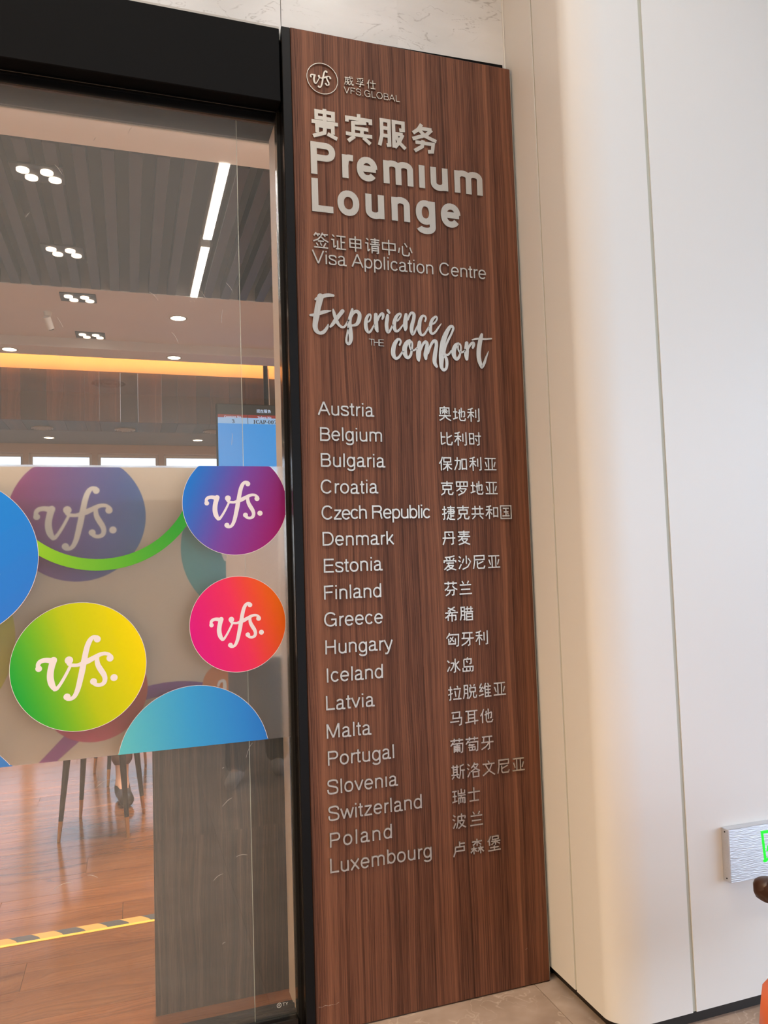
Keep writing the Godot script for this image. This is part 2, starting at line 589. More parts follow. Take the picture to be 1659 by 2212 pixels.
# Chinese characters as strokes on a 100 x 100 grid, y down.
const HAN = {
	"威": [[10,22,92,22],[18,22,18,60,8,96],[26,38,54,38],[38,46,30,70,52,92],[52,54,44,76,24,94],[22,64,56,64],[62,4,66,50,80,84,92,94,94,78],[86,44,62,88,54,94],[76,6,86,14]],
	"孚": [[82,4,50,12,16,14],[24,22,32,34],[48,20,54,32],[80,18,70,34],[20,44,78,44,52,58],[52,58,52,90,38,92],[6,68,94,68]],
	"仕": [[30,4,22,26,6,50],[20,32,20,96],[36,36,96,36],[66,6,66,90],[42,90,92,90]],
	"贵": [[22,13,78,13,78,34,22,34,22,13],[50,2,50,46],[6,48,94,48],[24,84,24,60,76,60,76,84],[50,66,48,82,10,97],[58,84,90,97]],
	"宾": [[50,1,50,14],[10,32,10,18,90,18,90,32],[76,28,30,33,30,70],[32,50,82,50],[60,50,60,72],[5,72,95,72],[34,78,12,97],[64,78,88,97]],
	"服": [[14,60,5,96],[14,60,14,8,40,8,40,90,30,92],[14,34,40,34],[14,60,40,60],[56,97,56,8,90,8,90,32,76,34],[56,48,88,48,74,76,58,96],[62,52,74,76,96,96]],
	"务": [[42,1,30,20,10,36],[36,16,78,16,58,36,8,56],[30,20,56,42,94,54],[18,66,82,66,78,92,62,94],[46,56,42,78,14,97]],
	"签": [[22,2,8,24],[18,12,46,12],[28,14,36,24],[62,2,50,24],[58,12,94,12],[70,14,78,24],[50,26,32,44,4,56],[50,26,70,44,96,56],[32,54,68,54],[22,66,32,82],[46,62,54,80],[80,62,66,88],[8,92,94,92]],
	"证": [[14,6,26,18],[6,36,22,36,22,84,36,72],[40,12,96,12],[68,12,68,90],[68,48,92,48],[46,40,46,90],[36,90,98,90]],
	"申": [[16,22,84,22,84,72,16,72,16,22],[16,47,84,47],[50,2,50,98]],
	"请": [[14,6,26,18],[6,36,22,36,22,84,36,72],[40,12,96,12],[44,26,92,26],[36,40,98,40],[68,2,68,40],[48,97,48,52,88,52,88,92,76,94],[48,66,88,66],[48,79,88,79]],
	"中": [[10,24,90,24,90,64,10,64,10,24],[50,2,50,98]],
	"心": [[12,44,6,76],[32,32,32,82,40,90,68,90,74,84,76,68],[46,12,62,36],[80,36,94,70]],
	"奥": [[50,0,44,9],[18,54,18,10,82,10,82,54],[36,18,42,26],[64,18,58,26],[26,32,74,32],[50,16,50,54],[46,36,30,48],[54,36,70,48],[6,63,94,63],[50,57,42,78,10,97],[54,67,66,82,94,97]],
	"地": [[4,34,36,34],[20,8,20,78],[2,84,38,72],[40,42,90,28,88,64,78,66],[66,4,66,70],[52,16,52,82,60,92,90,92,96,76]],
	"利": [[44,4,26,12,6,14],[4,34,54,34],[30,12,30,98],[28,40,4,74],[34,44,52,66],[66,14,66,70],[90,4,90,90,76,94]],
	"比": [[14,6,14,90,44,78],[14,40,44,40],[56,6,56,82,64,92,88,92,94,72],[92,28,58,46]],
	"时": [[10,14,40,14,40,84,10,84,10,14],[10,48,40,48],[48,30,96,30],[80,4,80,88,64,94],[54,46,64,66]],
	"保": [[28,4,20,28,4,50],[18,34,18,96],[38,10,88,10,88,38,38,38,38,10],[32,54,96,54],[63,38,63,98],[60,58,50,76,30,90],[66,58,78,76,96,88]],
	"加": [[6,28,48,28,44,86,32,90],[26,6,24,50,4,94],[60,92,60,20,92,20,92,92],[60,84,92,84]],
	"亚": [[8,12,92,12],[36,12,36,90],[64,12,64,90],[12,36,24,72],[88,36,76,72],[4,90,96,90]],
	"克": [[6,16,94,16],[50,2,50,32],[20,32,80,32,80,58,20,58,20,32],[36,58,30,82,6,96],[60,58,60,84,66,92,88,92,94,76]],
	"罗": [[10,8,90,8,90,38,10,38,10,8],[36,8,36,38],[64,8,64,38],[40,42,28,58,8,70],[34,54,82,54,62,80,20,98],[36,66,52,78]],
	"捷": [[4,26,34,26],[20,4,20,90,10,94],[2,60,36,50],[40,14,96,14],[46,28,88,28,88,54,46,54],[38,41,98,41],[66,2,66,86],[66,70,90,70],[50,62,46,80,36,96],[46,80,60,92,96,94]],
	"共": [[8,26,92,26],[32,6,32,62],[68,6,68,62],[4,62,96,62],[34,72,10,96],[66,72,90,96]],
	"和": [[46,6,28,12,8,14],[4,34,54,34],[30,12,30,98],[28,42,4,76],[34,46,52,66],[64,86,64,20,94,20,94,86],[64,78,94,78]],
	"国": [[10,6,90,6,90,94,10,94,10,6],[26,24,74,24],[30,48,70,48],[22,76,78,76],[50,24,50,76],[60,56,68,66]],
	"丹": [[22,54,6,94],[22,54,22,8,80,8,80,86,66,92],[4,48,96,48],[46,20,56,34]],
	"麦": [[8,12,92,12],[16,26,84,26],[4,42,96,42],[50,2,50,42],[40,42,28,60,8,72],[34,58,78,58,56,82,10,97],[34,64,54,82,94,96]],
	"爱": [[84,2,50,10,14,12],[22,18,30,28],[46,16,52,26],[80,16,72,28],[8,48,8,34,92,34,92,46],[24,50,78,50],[44,44,36,68,8,94],[32,66,76,66,56,86,24,98],[38,70,58,86,94,96]],
	"沙": [[8,8,22,20],[4,34,18,44],[6,92,24,60],[62,4,62,60],[44,24,32,54],[76,22,94,48],[90,50,70,80,32,96]],
	"尼": [[14,50,4,94],[14,50,14,8,86,8,86,34,14,34],[80,46,36,64],[34,44,34,84,42,92,82,92,90,76]],
	"芬": [[4,14,96,14],[32,2,32,26],[68,2,68,26],[36,30,26,46,6,60],[62,30,74,46,96,58],[22,60,74,60,70,90,56,94],[46,60,38,80,12,96]],
	"兰": [[26,4,36,22],[74,4,64,22],[8,30,92,30],[16,60,84,60],[4,90,96,90]],
	"希": [[74,2,24,30],[24,6,78,30],[4,40,96,40],[42,28,28,56,4,74],[24,92,24,58,80,58,80,86,70,90],[52,44,52,98]],
	"腊": [[10,60,2,94],[10,60,10,8,34,8,34,90,26,92],[10,34,34,34],[10,60,34,60],[42,20,96,20],[56,4,56,40],[82,4,82,40],[38,40,98,40],[48,52,90,52,90,94,48,94,48,52],[48,73,90,73]],
	"匈": [[28,2,20,20,4,38],[22,16,92,16,88,88,74,94],[54,28,28,64],[30,34,58,62],[20,40,20,76,68,76],[68,40,68,82]],
	"牙": [[12,10,88,10],[26,10,22,46],[6,46,96,46],[66,10,66,88,52,94],[64,48,40,74,6,92]],
	"冰": [[6,14,20,28],[4,86,22,54],[62,4,62,88,50,94],[30,32,54,32,44,60,26,82],[90,22,66,44],[64,40,78,66,96,84]],
	"岛": [[52,0,46,10],[22,12,22,62,88,62,86,90,74,94],[22,12,76,12,74,40,62,44],[40,22,50,34],[14,68,14,90,66,90],[40,70,40,90],[66,68,66,92]],
	"拉": [[4,26,34,26],[20,4,20,90,10,94],[2,60,36,50],[68,4,74,16],[42,24,96,24],[52,36,58,74],[88,34,78,84],[38,90,98,90]],
	"脱": [[10,60,2,94],[10,60,10,8,34,8,34,90,26,92],[10,34,34,34],[10,60,34,60],[52,4,60,18],[86,4,78,18],[50,26,90,26,90,52,50,52,50,26],[60,52,56,76,40,96],[76,52,76,84,82,92,94,90,98,74]],
	"维": [[26,4,10,32,26,34],[36,26,10,58,38,54],[4,86,40,76],[56,4,50,24,40,42],[52,24,52,98],[72,6,78,20],[52,26,96,26],[52,48,92,48],[52,69,92,69],[52,92,98,92],[74,26,74,92]],
	"马": [[16,8,74,8,70,46],[28,20,24,46,86,46,82,88,66,94],[4,68,68,68]],
	"耳": [[6,8,94,8],[26,8,26,80],[72,8,72,98],[26,32,72,32],[26,55,72,55],[2,82,98,74]],
	"他": [[30,4,22,26,6,50],[20,32,20,96],[36,44,88,28,86,64,76,66],[64,4,64,72],[48,18,48,82,56,92,88,92,96,76]],
	"葡": [[4,14,96,14],[32,2,32,26],[68,2,68,26],[24,24,6,48],[18,36,92,36,88,92,76,95],[26,50,74,50],[52,40,52,92],[30,92,30,60,70,60,70,90],[30,71,70,71],[30,81,70,81]],
	"萄": [[4,14,96,14],[32,2,32,26],[68,2,68,26],[24,24,6,48],[18,36,92,36,88,92,76,95],[34,44,26,58],[30,54,68,54],[22,68,74,68],[50,54,50,88],[30,74,30,88,70,88],[70,74,70,90]],
	"斯": [[4,18,54,18],[16,4,16,68],[42,4,42,68],[16,34,42,34],[16,50,42,50],[2,68,56,68],[20,76,6,94],[38,76,52,90],[92,6,66,14,66,60,56,94],[66,42,98,42],[84,42,84,98]],
	"洛": [[8,8,22,20],[4,34,18,44],[6,92,24,60],[58,2,50,20,34,36],[54,14,84,14,64,40,30,60],[48,22,66,42,96,58],[46,62,86,62,86,94,46,94,46,62]],
	"文": [[46,2,54,16],[6,22,94,22],[74,22,56,62,6,96],[26,24,48,64,94,96]],
	"瑞": [[4,14,36,14],[6,46,34,46],[2,84,38,76],[20,14,20,80],[46,10,46,32,92,32],[69,2,69,32],[92,10,92,34],[42,44,98,44],[70,44,64,58],[48,98,48,60,92,60,92,92,84,95],[62,60,62,92],[77,60,77,92]],
	"士": [[6,34,94,34],[50,4,50,90],[16,90,84,90]],
	"波": [[8,8,22,20],[4,34,18,44],[6,92,24,60],[40,20,94,20,88,36],[40,20,40,52,28,94],[66,2,66,48],[42,48,86,48,70,76,42,96],[50,56,66,76,96,94]],
	"卢": [[50,2,50,36],[50,16,88,16],[20,36,82,36,82,62,20,62],[20,36,18,66,6,96]],
	"森": [[14,18,86,18],[50,2,50,46],[46,22,20,42],[54,22,80,42],[6,62,46,62],[26,48,26,98],[24,66,4,88],[30,66,46,82],[54,62,96,62],[74,48,74,98],[70,66,54,86],[78,66,97,88]],
	"堡": [[26,2,18,20,4,36],[16,24,16,62],[38,6,82,6,82,24,38,24,38,6],[30,36,96,36],[60,24,60,62],[56,40,30,58],[64,40,92,56],[18,76,82,76],[50,64,50,94],[4,94,96,94]],
	"现": [[4,14,36,14],[6,46,34,46],[2,84,38,76],[20,14,20,80],[48,60,48,8,88,8,88,60],[68,22,64,64,40,96],[74,60,74,86,82,92,96,90,98,78]],
	"在": [[4,22,96,22],[42,2,30,40,4,68],[22,52,22,98],[42,56,92,56],[66,36,66,92],[36,92,98,92]],
}
const LOGO_STROKES = [
	[-59.1,0.3,5.5,-59.8,4.6,6.1,-58.9,8.8,6.5,-55.5,12.0,6.8,-49.0,13.2,7.4,-42.0,11.9,8.5,-38.1,10.5,9.6],
	[-37.6,12.4,10.2,-40.1,4.1,9.6,-42.0,-5.2,9.6,-42.4,-14.6,9.8,-40.6,-23.7,9.6,-37.4,-30.5,7.2,-35.1,-33.3,4.3],
	[-36.8,-33.4,4.1,-33.5,-31.8,5.7,-29.0,-26.5,4.8,-23.7,-18.0,4.6,-18.3,-8.0,4.4,-13.8,1.2,4.3],
	[-16.0,5.1,5.5,-12.9,3.2,5.5,-8.9,2.5,5.4,-3.6,2.3,5.4,2.3,3.8,6.1,9.5,6.3,7.8,14.0,8.4,8.1,21.3,12.1,7.4,29.5,16.2,6.5,36.8,17.6,5.7,42.7,16.0,5.4,47.0,12.0,5.5],
	[25.6,43.4,7.4,21.1,44.8,5.5,16.5,41.1,7.2,12.6,33.7,8.0,9.6,23.3,8.3,7.5,12.9,8.5,5.4,2.6,8.9,3.5,-7.8,8.9,1.0,-19.0,8.5,-1.1,-28.3,8.1,-3.9,-37.6,7.4,-7.7,-45.3,6.5,-12.8,-49.0,5.7,-17.7,-48.7,6.1],
	[26.3,13.5,5.5,25.6,7.8,6.7,27.1,0.0,7.8,31.3,-8.0,8.5,35.6,-15.5,8.0,37.2,-22.4,7.2,35.3,-28.3,6.7,30.0,-31.1,5.7,24.1,-30.2,5.9,20.0,-26.5,6.5],
]
const LOGO_DOTS = [[-58.8,0.8,4.8],[-15.5,10.6,6.1],[26.3,40.9,5.2],[-18.6,-45.5,5.2],[45.0,9.7,5.3],[20.1,-24.9,5.1],[50.6,-21.3,5.5]]
const SLOGAN = [
	[[113.3,2160.0,8.1,101.0,2160.1,10.9,86.9,2157.6,11.6,74.5,2152.6,11.5,63.0,2147.0,9.8,57.2,2143.8,6.3],[73.1,2153.3,20.3,67.3,2132.1,19.2,62.0,2110.9,18.8,58.5,2089.9,18.1,54.8,2072.4,16.3,53.8,2058.5,15.6,57.6,2047.0,13.9,66.1,2040.7,10.1,76.6,2042.4,10.8,85.6,2050.6,10.1,92.0,2061.0,7.7,94.9,2069.0,3.2],[39.9,2093.7,6.6,52.0,2095.5,9.7,69.6,2102.4,11.5,87.2,2107.5,9.5,104.9,2111.9,2.1]],
	[[111.7,2116.6,4.6,113.6,2107.7,9.5,116.7,2095.7,11.3,121.6,2082.1,11.3,128.4,2070.1,9.5,137.0,2063.7,7.8,145.9,2065.0,6.7,153.4,2075.6,6.4,160.9,2089.2,5.3],[141.7,2113.6,12.4,131.0,2100.2,12.4,118.2,2083.6,12.3,109.0,2070.8,10.2,101.7,2062.4,7.0]],
	[[173.0,2121.2,7.5,170.2,2110.1,10.7,165.0,2093.9,12.1,162.4,2079.7,13.5,162.8,2062.2,15.6,164.9,2044.9,14.5,165.5,2029.2,12.8,162.3,2016.8,10.3,155.9,2012.2,8.1,151.1,2018.7,7.4,151.7,2031.8,6.4,155.2,2047.7,5.7,158.4,2063.7,5.0],[166.4,2094.0,6.8,175.9,2110.1,8.9,186.5,2115.8,10.7,195.3,2108.3,12.2,194.2,2092.4,13.2,187.5,2077.9,11.1,176.5,2071.5,7.5,165.7,2070.3,6.7]],
	[[222.1,2085.7,5.8,228.3,2089.9,5.5,232.3,2101.0,4.9,231.4,2108.1,5.5,226.5,2108.6,7.1,219.7,2100.2,9.7,215.3,2085.5,12.0,214.8,2071.2,12.3,217.5,2058.7,11.3,223.0,2052.3,7.4,230.5,2057.2,7.1,236.9,2067.9,5.5,243.2,2078.7,4.5]],
	[[248.7,2110.2,12.0,248.2,2095.8,13.7,248.5,2079.9,14.0,249.7,2065.6,12.4,252.0,2057.5,7.8],[253.5,2091.4,6.2,259.2,2104.5,7.2,266.5,2113.4,8.8,271.8,2113.8,9.5,272.5,2105.5,8.8,269.6,2097.9,6.2]],
	[[287.6,2110.6,9.5,285.5,2098.4,12.1,282.8,2082.2,12.1,283.6,2067.8,12.1,285.7,2057.1,8.2,292.8,2060.7,7.2,299.6,2073.7,5.6,304.6,2082.8,4.6],[288.5,2126.8,8.2,293.2,2119.5,8.2]],
	[[319.1,2095.6,5.9,325.8,2102.5,5.6,332.0,2113.7,5.0,330.5,2118.9,5.6,324.3,2116.9,8.3,315.9,2107.7,10.9,309.6,2092.0,12.5,308.1,2077.5,12.5,311.0,2064.8,10.9,317.9,2062.4,7.9,326.6,2069.3,6.3,337.5,2083.4,4.6]],
	[[349.2,2117.4,10.3,347.0,2102.7,13.9,345.4,2086.4,14.9,345.6,2075.1,13.9,344.7,2067.9,8.0],[355.2,2101.6,5.3,361.8,2117.9,7.3,368.8,2124.5,8.7,375.8,2120.1,10.7,374.6,2106.2,11.7,369.5,2089.6,12.3,366.1,2074.8,12.6,366.5,2061.9,11.0,368.9,2055.0,7.3,375.3,2061.2,7.0,380.8,2072.6,5.7,386.7,2084.0,4.7]],
	[[413.0,2100.1,5.4,416.1,2110.4,6.4,412.1,2117.3,6.7,404.3,2116.1,9.1,396.3,2102.8,11.7,392.9,2086.4,13.4,391.7,2071.7,13.4,395.3,2059.2,10.7,402.3,2054.8,7.4,411.1,2060.6,7.0,420.3,2075.5,5.7,426.9,2086.2,4.7]],
	[[439.3,2094.0,6.1,446.8,2098.8,5.8,454.2,2109.8,5.1,453.6,2117.1,5.8,447.5,2116.7,7.5,437.0,2105.7,10.1,431.2,2088.9,11.8,429.5,2074.1,11.8,432.6,2063.5,9.1,440.2,2062.9,7.4,449.5,2070.8,6.4,460.1,2085.6,5.4,468.6,2096.3,2.4]],
	[[324.4,2018.2,5.9,328.3,2029.9,6.7,324.4,2036.3,7.2,316.8,2034.2,9.7,306.7,2018.4,13.4,302.0,1999.7,14.6,302.5,1985.5,14.2,308.8,1975.2,9.2,319.6,1979.0,8.0,328.6,1991.0,6.7,335.8,2000.6,5.9]],
	[[358.1,2034.6,9.3,349.2,2027.1,14.0,341.1,2012.2,15.6,340.3,1995.7,15.6,344.2,1983.6,13.1,351.4,1979.5,9.3,360.3,1989.0,8.5,364.5,2007.4,6.8,366.8,2023.6,5.9,364.1,2031.7,5.9,358.7,2027.2,5.9,357.4,2015.2,5.9,362.3,2005.6,5.9,371.7,2004.1,5.9,382.5,2012.5,6.0]],
	[[391.2,2030.6,11.9,389.5,2015.0,15.8,386.6,1994.2,17.0,385.9,1977.6,13.2,386.8,1972.3,7.7],[393.9,2004.9,6.0,403.0,2025.7,8.1,412.1,2033.3,10.7,417.1,2026.5,11.6,414.5,2010.2,13.7,410.5,1991.3,14.1,411.1,1980.2,9.8],[419.0,1998.0,7.3,429.3,2023.1,8.2,438.6,2036.6,9.9,447.0,2037.5,11.7,449.0,2024.7,11.7,445.1,2005.7,13.8,441.2,1984.7,14.6,440.8,1968.0,13.3,446.9,1956.7,9.5]],
	[[507.6,2089.5,9.2,498.5,2087.7,10.5,484.7,2066.6,14.8,474.3,2042.9,17.4,469.0,2019.6,19.1,465.7,1994.3,19.5,463.8,1973.4,16.0,464.1,1955.1,12.5,470.4,1946.2,9.5,479.6,1951.7,9.1,482.9,1968.1,10.4,480.9,1984.7,10.4,474.1,1993.5,7.8],[507.2,2089.9,7.9,510.0,2083.0,7.9,502.6,2065.6,7.4,490.5,2043.9,7.8,480.7,2022.3,6.9,476.2,1999.5,7.4,488.1,1996.4,6.5,500.7,2009.7,6.1]],
	[[526.0,2034.2,9.6,516.8,2028.6,13.6,509.2,2013.5,15.3,508.5,1996.7,14.8,515.8,1984.0,10.5,525.1,1989.6,9.2,531.1,2004.2,7.0,534.2,2022.9,6.1,531.2,2033.3,6.1,525.4,2030.8,5.7,523.9,2016.4,5.7,531.2,2006.7,6.1,542.6,2009.1,6.1,550.7,2017.1,6.2]],
	[[555.2,2038.1,12.3,553.9,2018.1,16.3,552.5,2001.2,16.3,553.2,1986.4,11.0],[559.7,2020.6,6.2,568.7,2034.6,8.4,578.1,2040.3,9.7,580.2,2034.0,9.7,576.1,2024.5,8.0]],
	[[610.5,2069.9,9.4,606.5,2057.3,13.8,599.8,2031.4,15.6,596.3,2005.7,15.5,597.7,1984.5,15.1,602.5,1968.2,12.0,606.4,1962.1,9.3,614.8,1974.8,9.3,622.6,1994.3,7.1,632.4,2016.2,1.8],[575.1,2049.9,4.0,587.9,2053.8,6.2,604.1,2055.9,6.7,622.5,2055.3,6.3,644.7,2058.4,4.9]],
]

# Grotesque letters: cap height 100, x-height 73, y up; s is the stroke width.
func arc(cx, cy, rx, ry, a0, a1):
	var out = []
	var n = maxi(3, int(absf(a1 - a0) / 14.0))
	for i in n + 1:
		var t = deg_to_rad(lerpf(a0, a1, float(i) / n))
		out.append(cx + rx * spow(cos(t), 0.92))
		out.append(cy + ry * spow(sin(t), 0.92))
	return out

func curve(list, per = 4):
	var pts = []
	for i in range(0, list.size(), 2):
		pts.append(Vector3(list[i], list[i + 1], 0))
	var out = []
	for p in smooth_stroke(pts, per):
		out.append(p.x)
		out.append(p.y)
	return out

func ring(cx, cy, rx, ry):
	var r = arc(cx, cy, rx, ry, 0, 360)
	r[r.size() - 2] = r[0]
	r[r.size() - 1] = r[1]
	return r

# Returns [advance, strokes].
func latin(ch, s):
	var h = s * 0.5
	var X = 73.0
	var oy = 36.5
	var ory = 38.5 - h
	match ch:
		" ": return [38.0, []]
		".": return [30.0, [[15.0 - h, h * 1.1, 15.0 + h, h * 1.1]]]
		"o": return [77.0, [ring(38.5, oy, 33.5 - h, ory)]]
		"c": return [69.0, [arc(36, oy, 32 - h, ory, 38, 322)]]
		"e": return [77.0, [arc(38.5, oy, 33 - h, ory, 2, 322), [5.5 + h, 37.5, 72.5 - h * 0.6, 37.5]]]
		"a": return [75.0, [arc(33, 54, 26 - h, 21 - h, 172, 0) + [59 - h, 12, 61 - h, 4.5, 66 - h, 3.5, 73, 4], curve([59 - h, 42.5, 46, 40, 26, 37, 11 + h * 0.3, 29, 6 + h, 18, 11 + h * 0.4, 6 + h * 0.2, 27, -2 + h, 45, 3 + h * 0.6, 59 - h, 19])]]
		"g": return [77.0, [ring(36.5, oy, 31.5 - h, ory), [69 - h, X, 69 - h, -8] + arc(37, -8, 32 - h, 23 - h, -8, -165)]]
		"n": return [77.0, [[9 + h, 0, 9 + h, X], [9 + h, 42] + arc(38.5, 49, 29.5 - h, 26 - h, 172, 0) + [68 - h, 0]]]
		"h": return [77.0, [[9 + h, 0, 9 + h, 100], [9 + h, 42] + arc(38.5, 49, 29.5 - h, 26 - h, 172, 0) + [68 - h, 0]]]
		"m": return [116.0, [[9 + h, 0, 9 + h, X], [9 + h, 44] + arc(33.5 + h * 0.5, 51, 24.5 - h * 0.5, 24 - h, 172, 0) + [58, 0], [58, 44] + arc(82.5 - h * 0.5, 51, 24.5 - h * 0.5, 24 - h, 172, 0) + [107 - h, 0]]]
		"u": return [77.0, [[68 - h, 0, 68 - h, X], [9 + h, X] + arc(38.5, 24, 29.5 - h, 26 - h, 180, 352)]]
		"i": return [31.0, [[15.5, 0, 15.5, X], [15.5, 100 - s * 0.95, 15.5, 100]]]
		"ı": return [31.0, [[15.5, 0, 15.5, X]]]
		"l": return [31.0, [[15.5, 0, 15.5, 100]]]
		"r": return [46.0, [[10 + h, 0, 10 + h, X], curve([10 + h, 40, 13 + h, 56, 24 + h * 0.5, 67 - h * 0.3, 45, 74 - h])]]
		"t": return [39.0, [[18, 92, 18, 14, 20, 6, 25, 3.5 + h * 0.2, 36, 4 + h * 0.2], [2, X - h, 36, X - h]]]
		"s": return [69.0, [curve([59, 54, 54, 66, 36, 75 - h, 14, 67, 10, 55, 17, 45, 35, 38, 54, 30, 59, 19, 53, 6, 34, -2 + h, 13, 7, 8, 21])]]
		"b": return [77.0, [[8.5 + h, 0, 8.5 + h, 100], ring(40, oy, 32 - h, ory)]]
		"d": return [77.0, [[68.5 - h, 0, 68.5 - h, 100], ring(37, oy, 32 - h, ory)]]
		"p": return [77.0, [[8.5 + h, -29, 8.5 + h, X], ring(40, oy, 32 - h, ory)]]
		"k": return [69.0, [[9 + h, 0, 9 + h, 100], [9 + s, 27, 61, X], [28, 42, 64, 0]]]
		"v": return [69.0, [[6, X, 35, 3], [64, X, 35, 3]]]
		"w": return [100.0, [[5, X, 27, 3], [50, X - 4, 27, 3], [50, X - 4, 73, 3], [95, X, 73, 3]]]
		"x": return [69.0, [[6, X, 63, 0], [63, X, 6, 0]]]
		"y": return [69.0, [[5, X, 36, 4], [65, X, 36, -8, 30, -20, 24, -24.5, 10, -24]]]
		"z": return [69.0, [[9, X - h, 62, X - h], [59, X - h, 9, h], [6, h, 64, h]]]
		"A": return [93.0, [[5, 0, 46.5, 98], [88, 0, 46.5, 98], [20, 34, 73, 34]]]
		"B": return [93.0, [[11 + h, 0, 11 + h, 100], [11, 100 - h, 55, 100 - h] + arc(55, 76 - h * 0.5, 28 - h, 24 - h * 0.5, 80, -80) + [11, 53], [40, 53, 57, 53] + arc(57, 26 + h * 0.5, 31 - h, 27 - h * 0.5, 80, -80) + [11, h]]]
		"C": return [100.0, [arc(51, 50, 44.5 - h, 52 - h, 36, 322)]]
		"D": return [100.0, [[11 + h, 0, 11 + h, 100], [11, 100 - h, 48, 100 - h] + arc(48, 50, 46 - h, 50 - h, 84, -84) + [11, h]]]
		"E": return [93.0, [[11 + h, 0, 11 + h, 100], [11, 100 - h, 85, 100 - h], [11, 52, 80, 52], [11, h, 86, h]]]
		"F": return [85.0, [[11 + h, 0, 11 + h, 100], [11, 100 - h, 81, 100 - h], [11, 51, 74, 51]]]
		"G": return [108.0, [arc(53, 50, 47 - h, 52 - h, 38, 330), [58, 49, 99, 49], [99 - h, 52, 99 - h, 0]]]
		"H": return [100.0, [[11 + h, 0, 11 + h, 100], [89 - h, 0, 89 - h, 100], [11, 52, 89, 52]]]
		"I": return [39.0, [[19.5, 0, 19.5, 100]]]
		"L": return [78.0, [[11 + h, 0, 11 + h, 100], [11, h, 75, h]]]
		"M": return [116.0, [[10 + h, 0, 10 + h, 100], [106 - h, 0, 106 - h, 100], [12 + h, 98, 58, 4], [104 - h, 98, 58, 4]]]
		"O": return [108.0, [ring(54, 50, 48 - h, 52 - h)]]
		"P": return [93.0, [[11 + h, 0, 11 + h, 100], [11, 100 - h, 56, 100 - h] + arc(56, 71, 31 - h, 29 - h, 84, -84) + [11, 42 + h]]]
		"R": return [100.0, [[11 + h, 0, 11 + h, 100], [11, 100 - h, 58, 100 - h] + arc(58, 73, 31 - h, 27 - h, 84, -84) + [11, 46 + h], curve([56, 47 + h * 0.5, 74, 44, 80, 32, 81, 14, 86, 0])]]
		"S": return [93.0, [curve([81, 71, 74, 90, 47, 102 - h, 18, 90, 13, 74, 20, 61, 46, 53, 73, 43, 81, 27, 74, 9, 47, -2 + h, 17, 9, 11, 33])]]
		"T": return [85.0, [[42, 0, 42, 100], [3, 100 - h, 82, 100 - h]]]
		"V": return [93.0, [[5, 100, 46.5, 2], [88, 100, 46.5, 2]]]
	return [60.0, []]

func letter_mesh(ch, cap, s, depth):
	var key = ["glyph", ch, cap, s, depth]
	if not cache.has(key):
		var st = start()
		if HAN.has(ch):
			add_lines(st, HAN[ch], cap / 100.0, s, 0.0, depth, true)
		else:
			add_lines(st, latin(ch, s)[1], cap / 100.0, s, 0.0, depth, false)
		cache[key] = st.commit()
	return cache[key]

# One line of raised letters; x0 and x1 are where its ink begins and ends on the board.
func text_line(parent, called, text, x0, x1, base, cap, s, depth, m, jitter = 0.0):
	var line = group_node(called, parent, Vector3(x0, base, 0))
	var k = cap / 100.0
	var han = HAN.has(text[0])
	var natural = 0.0
	for i in text.length():
		natural += (100.0 if han else latin(text[i], s)[0]) * k
	var side = 0.0 if han else (11.0 if text[0] in "BDEFHLPRM" else 6.0) * k
	var end = 0.0 if han else 7.0 * k
	var track = (x1 - x0 - (natural - side - end)) / maxf(1.0, text.length() - 1)
	var pen = -side
	for i in text.length():
		var ch = text[i]
		if ch != " ":
			var o = put(letter_mesh(ch, cap, s, depth), m, "letter", line, Vector3(pen, rng.randf_range(-1, 1) * jitter * 0.0007, 0))
			o.rotation.z = rng.randf_range(-1, 1) * jitter * 0.012
		pen += (100.0 if han else latin(ch, s)[0]) * k + track
	return line

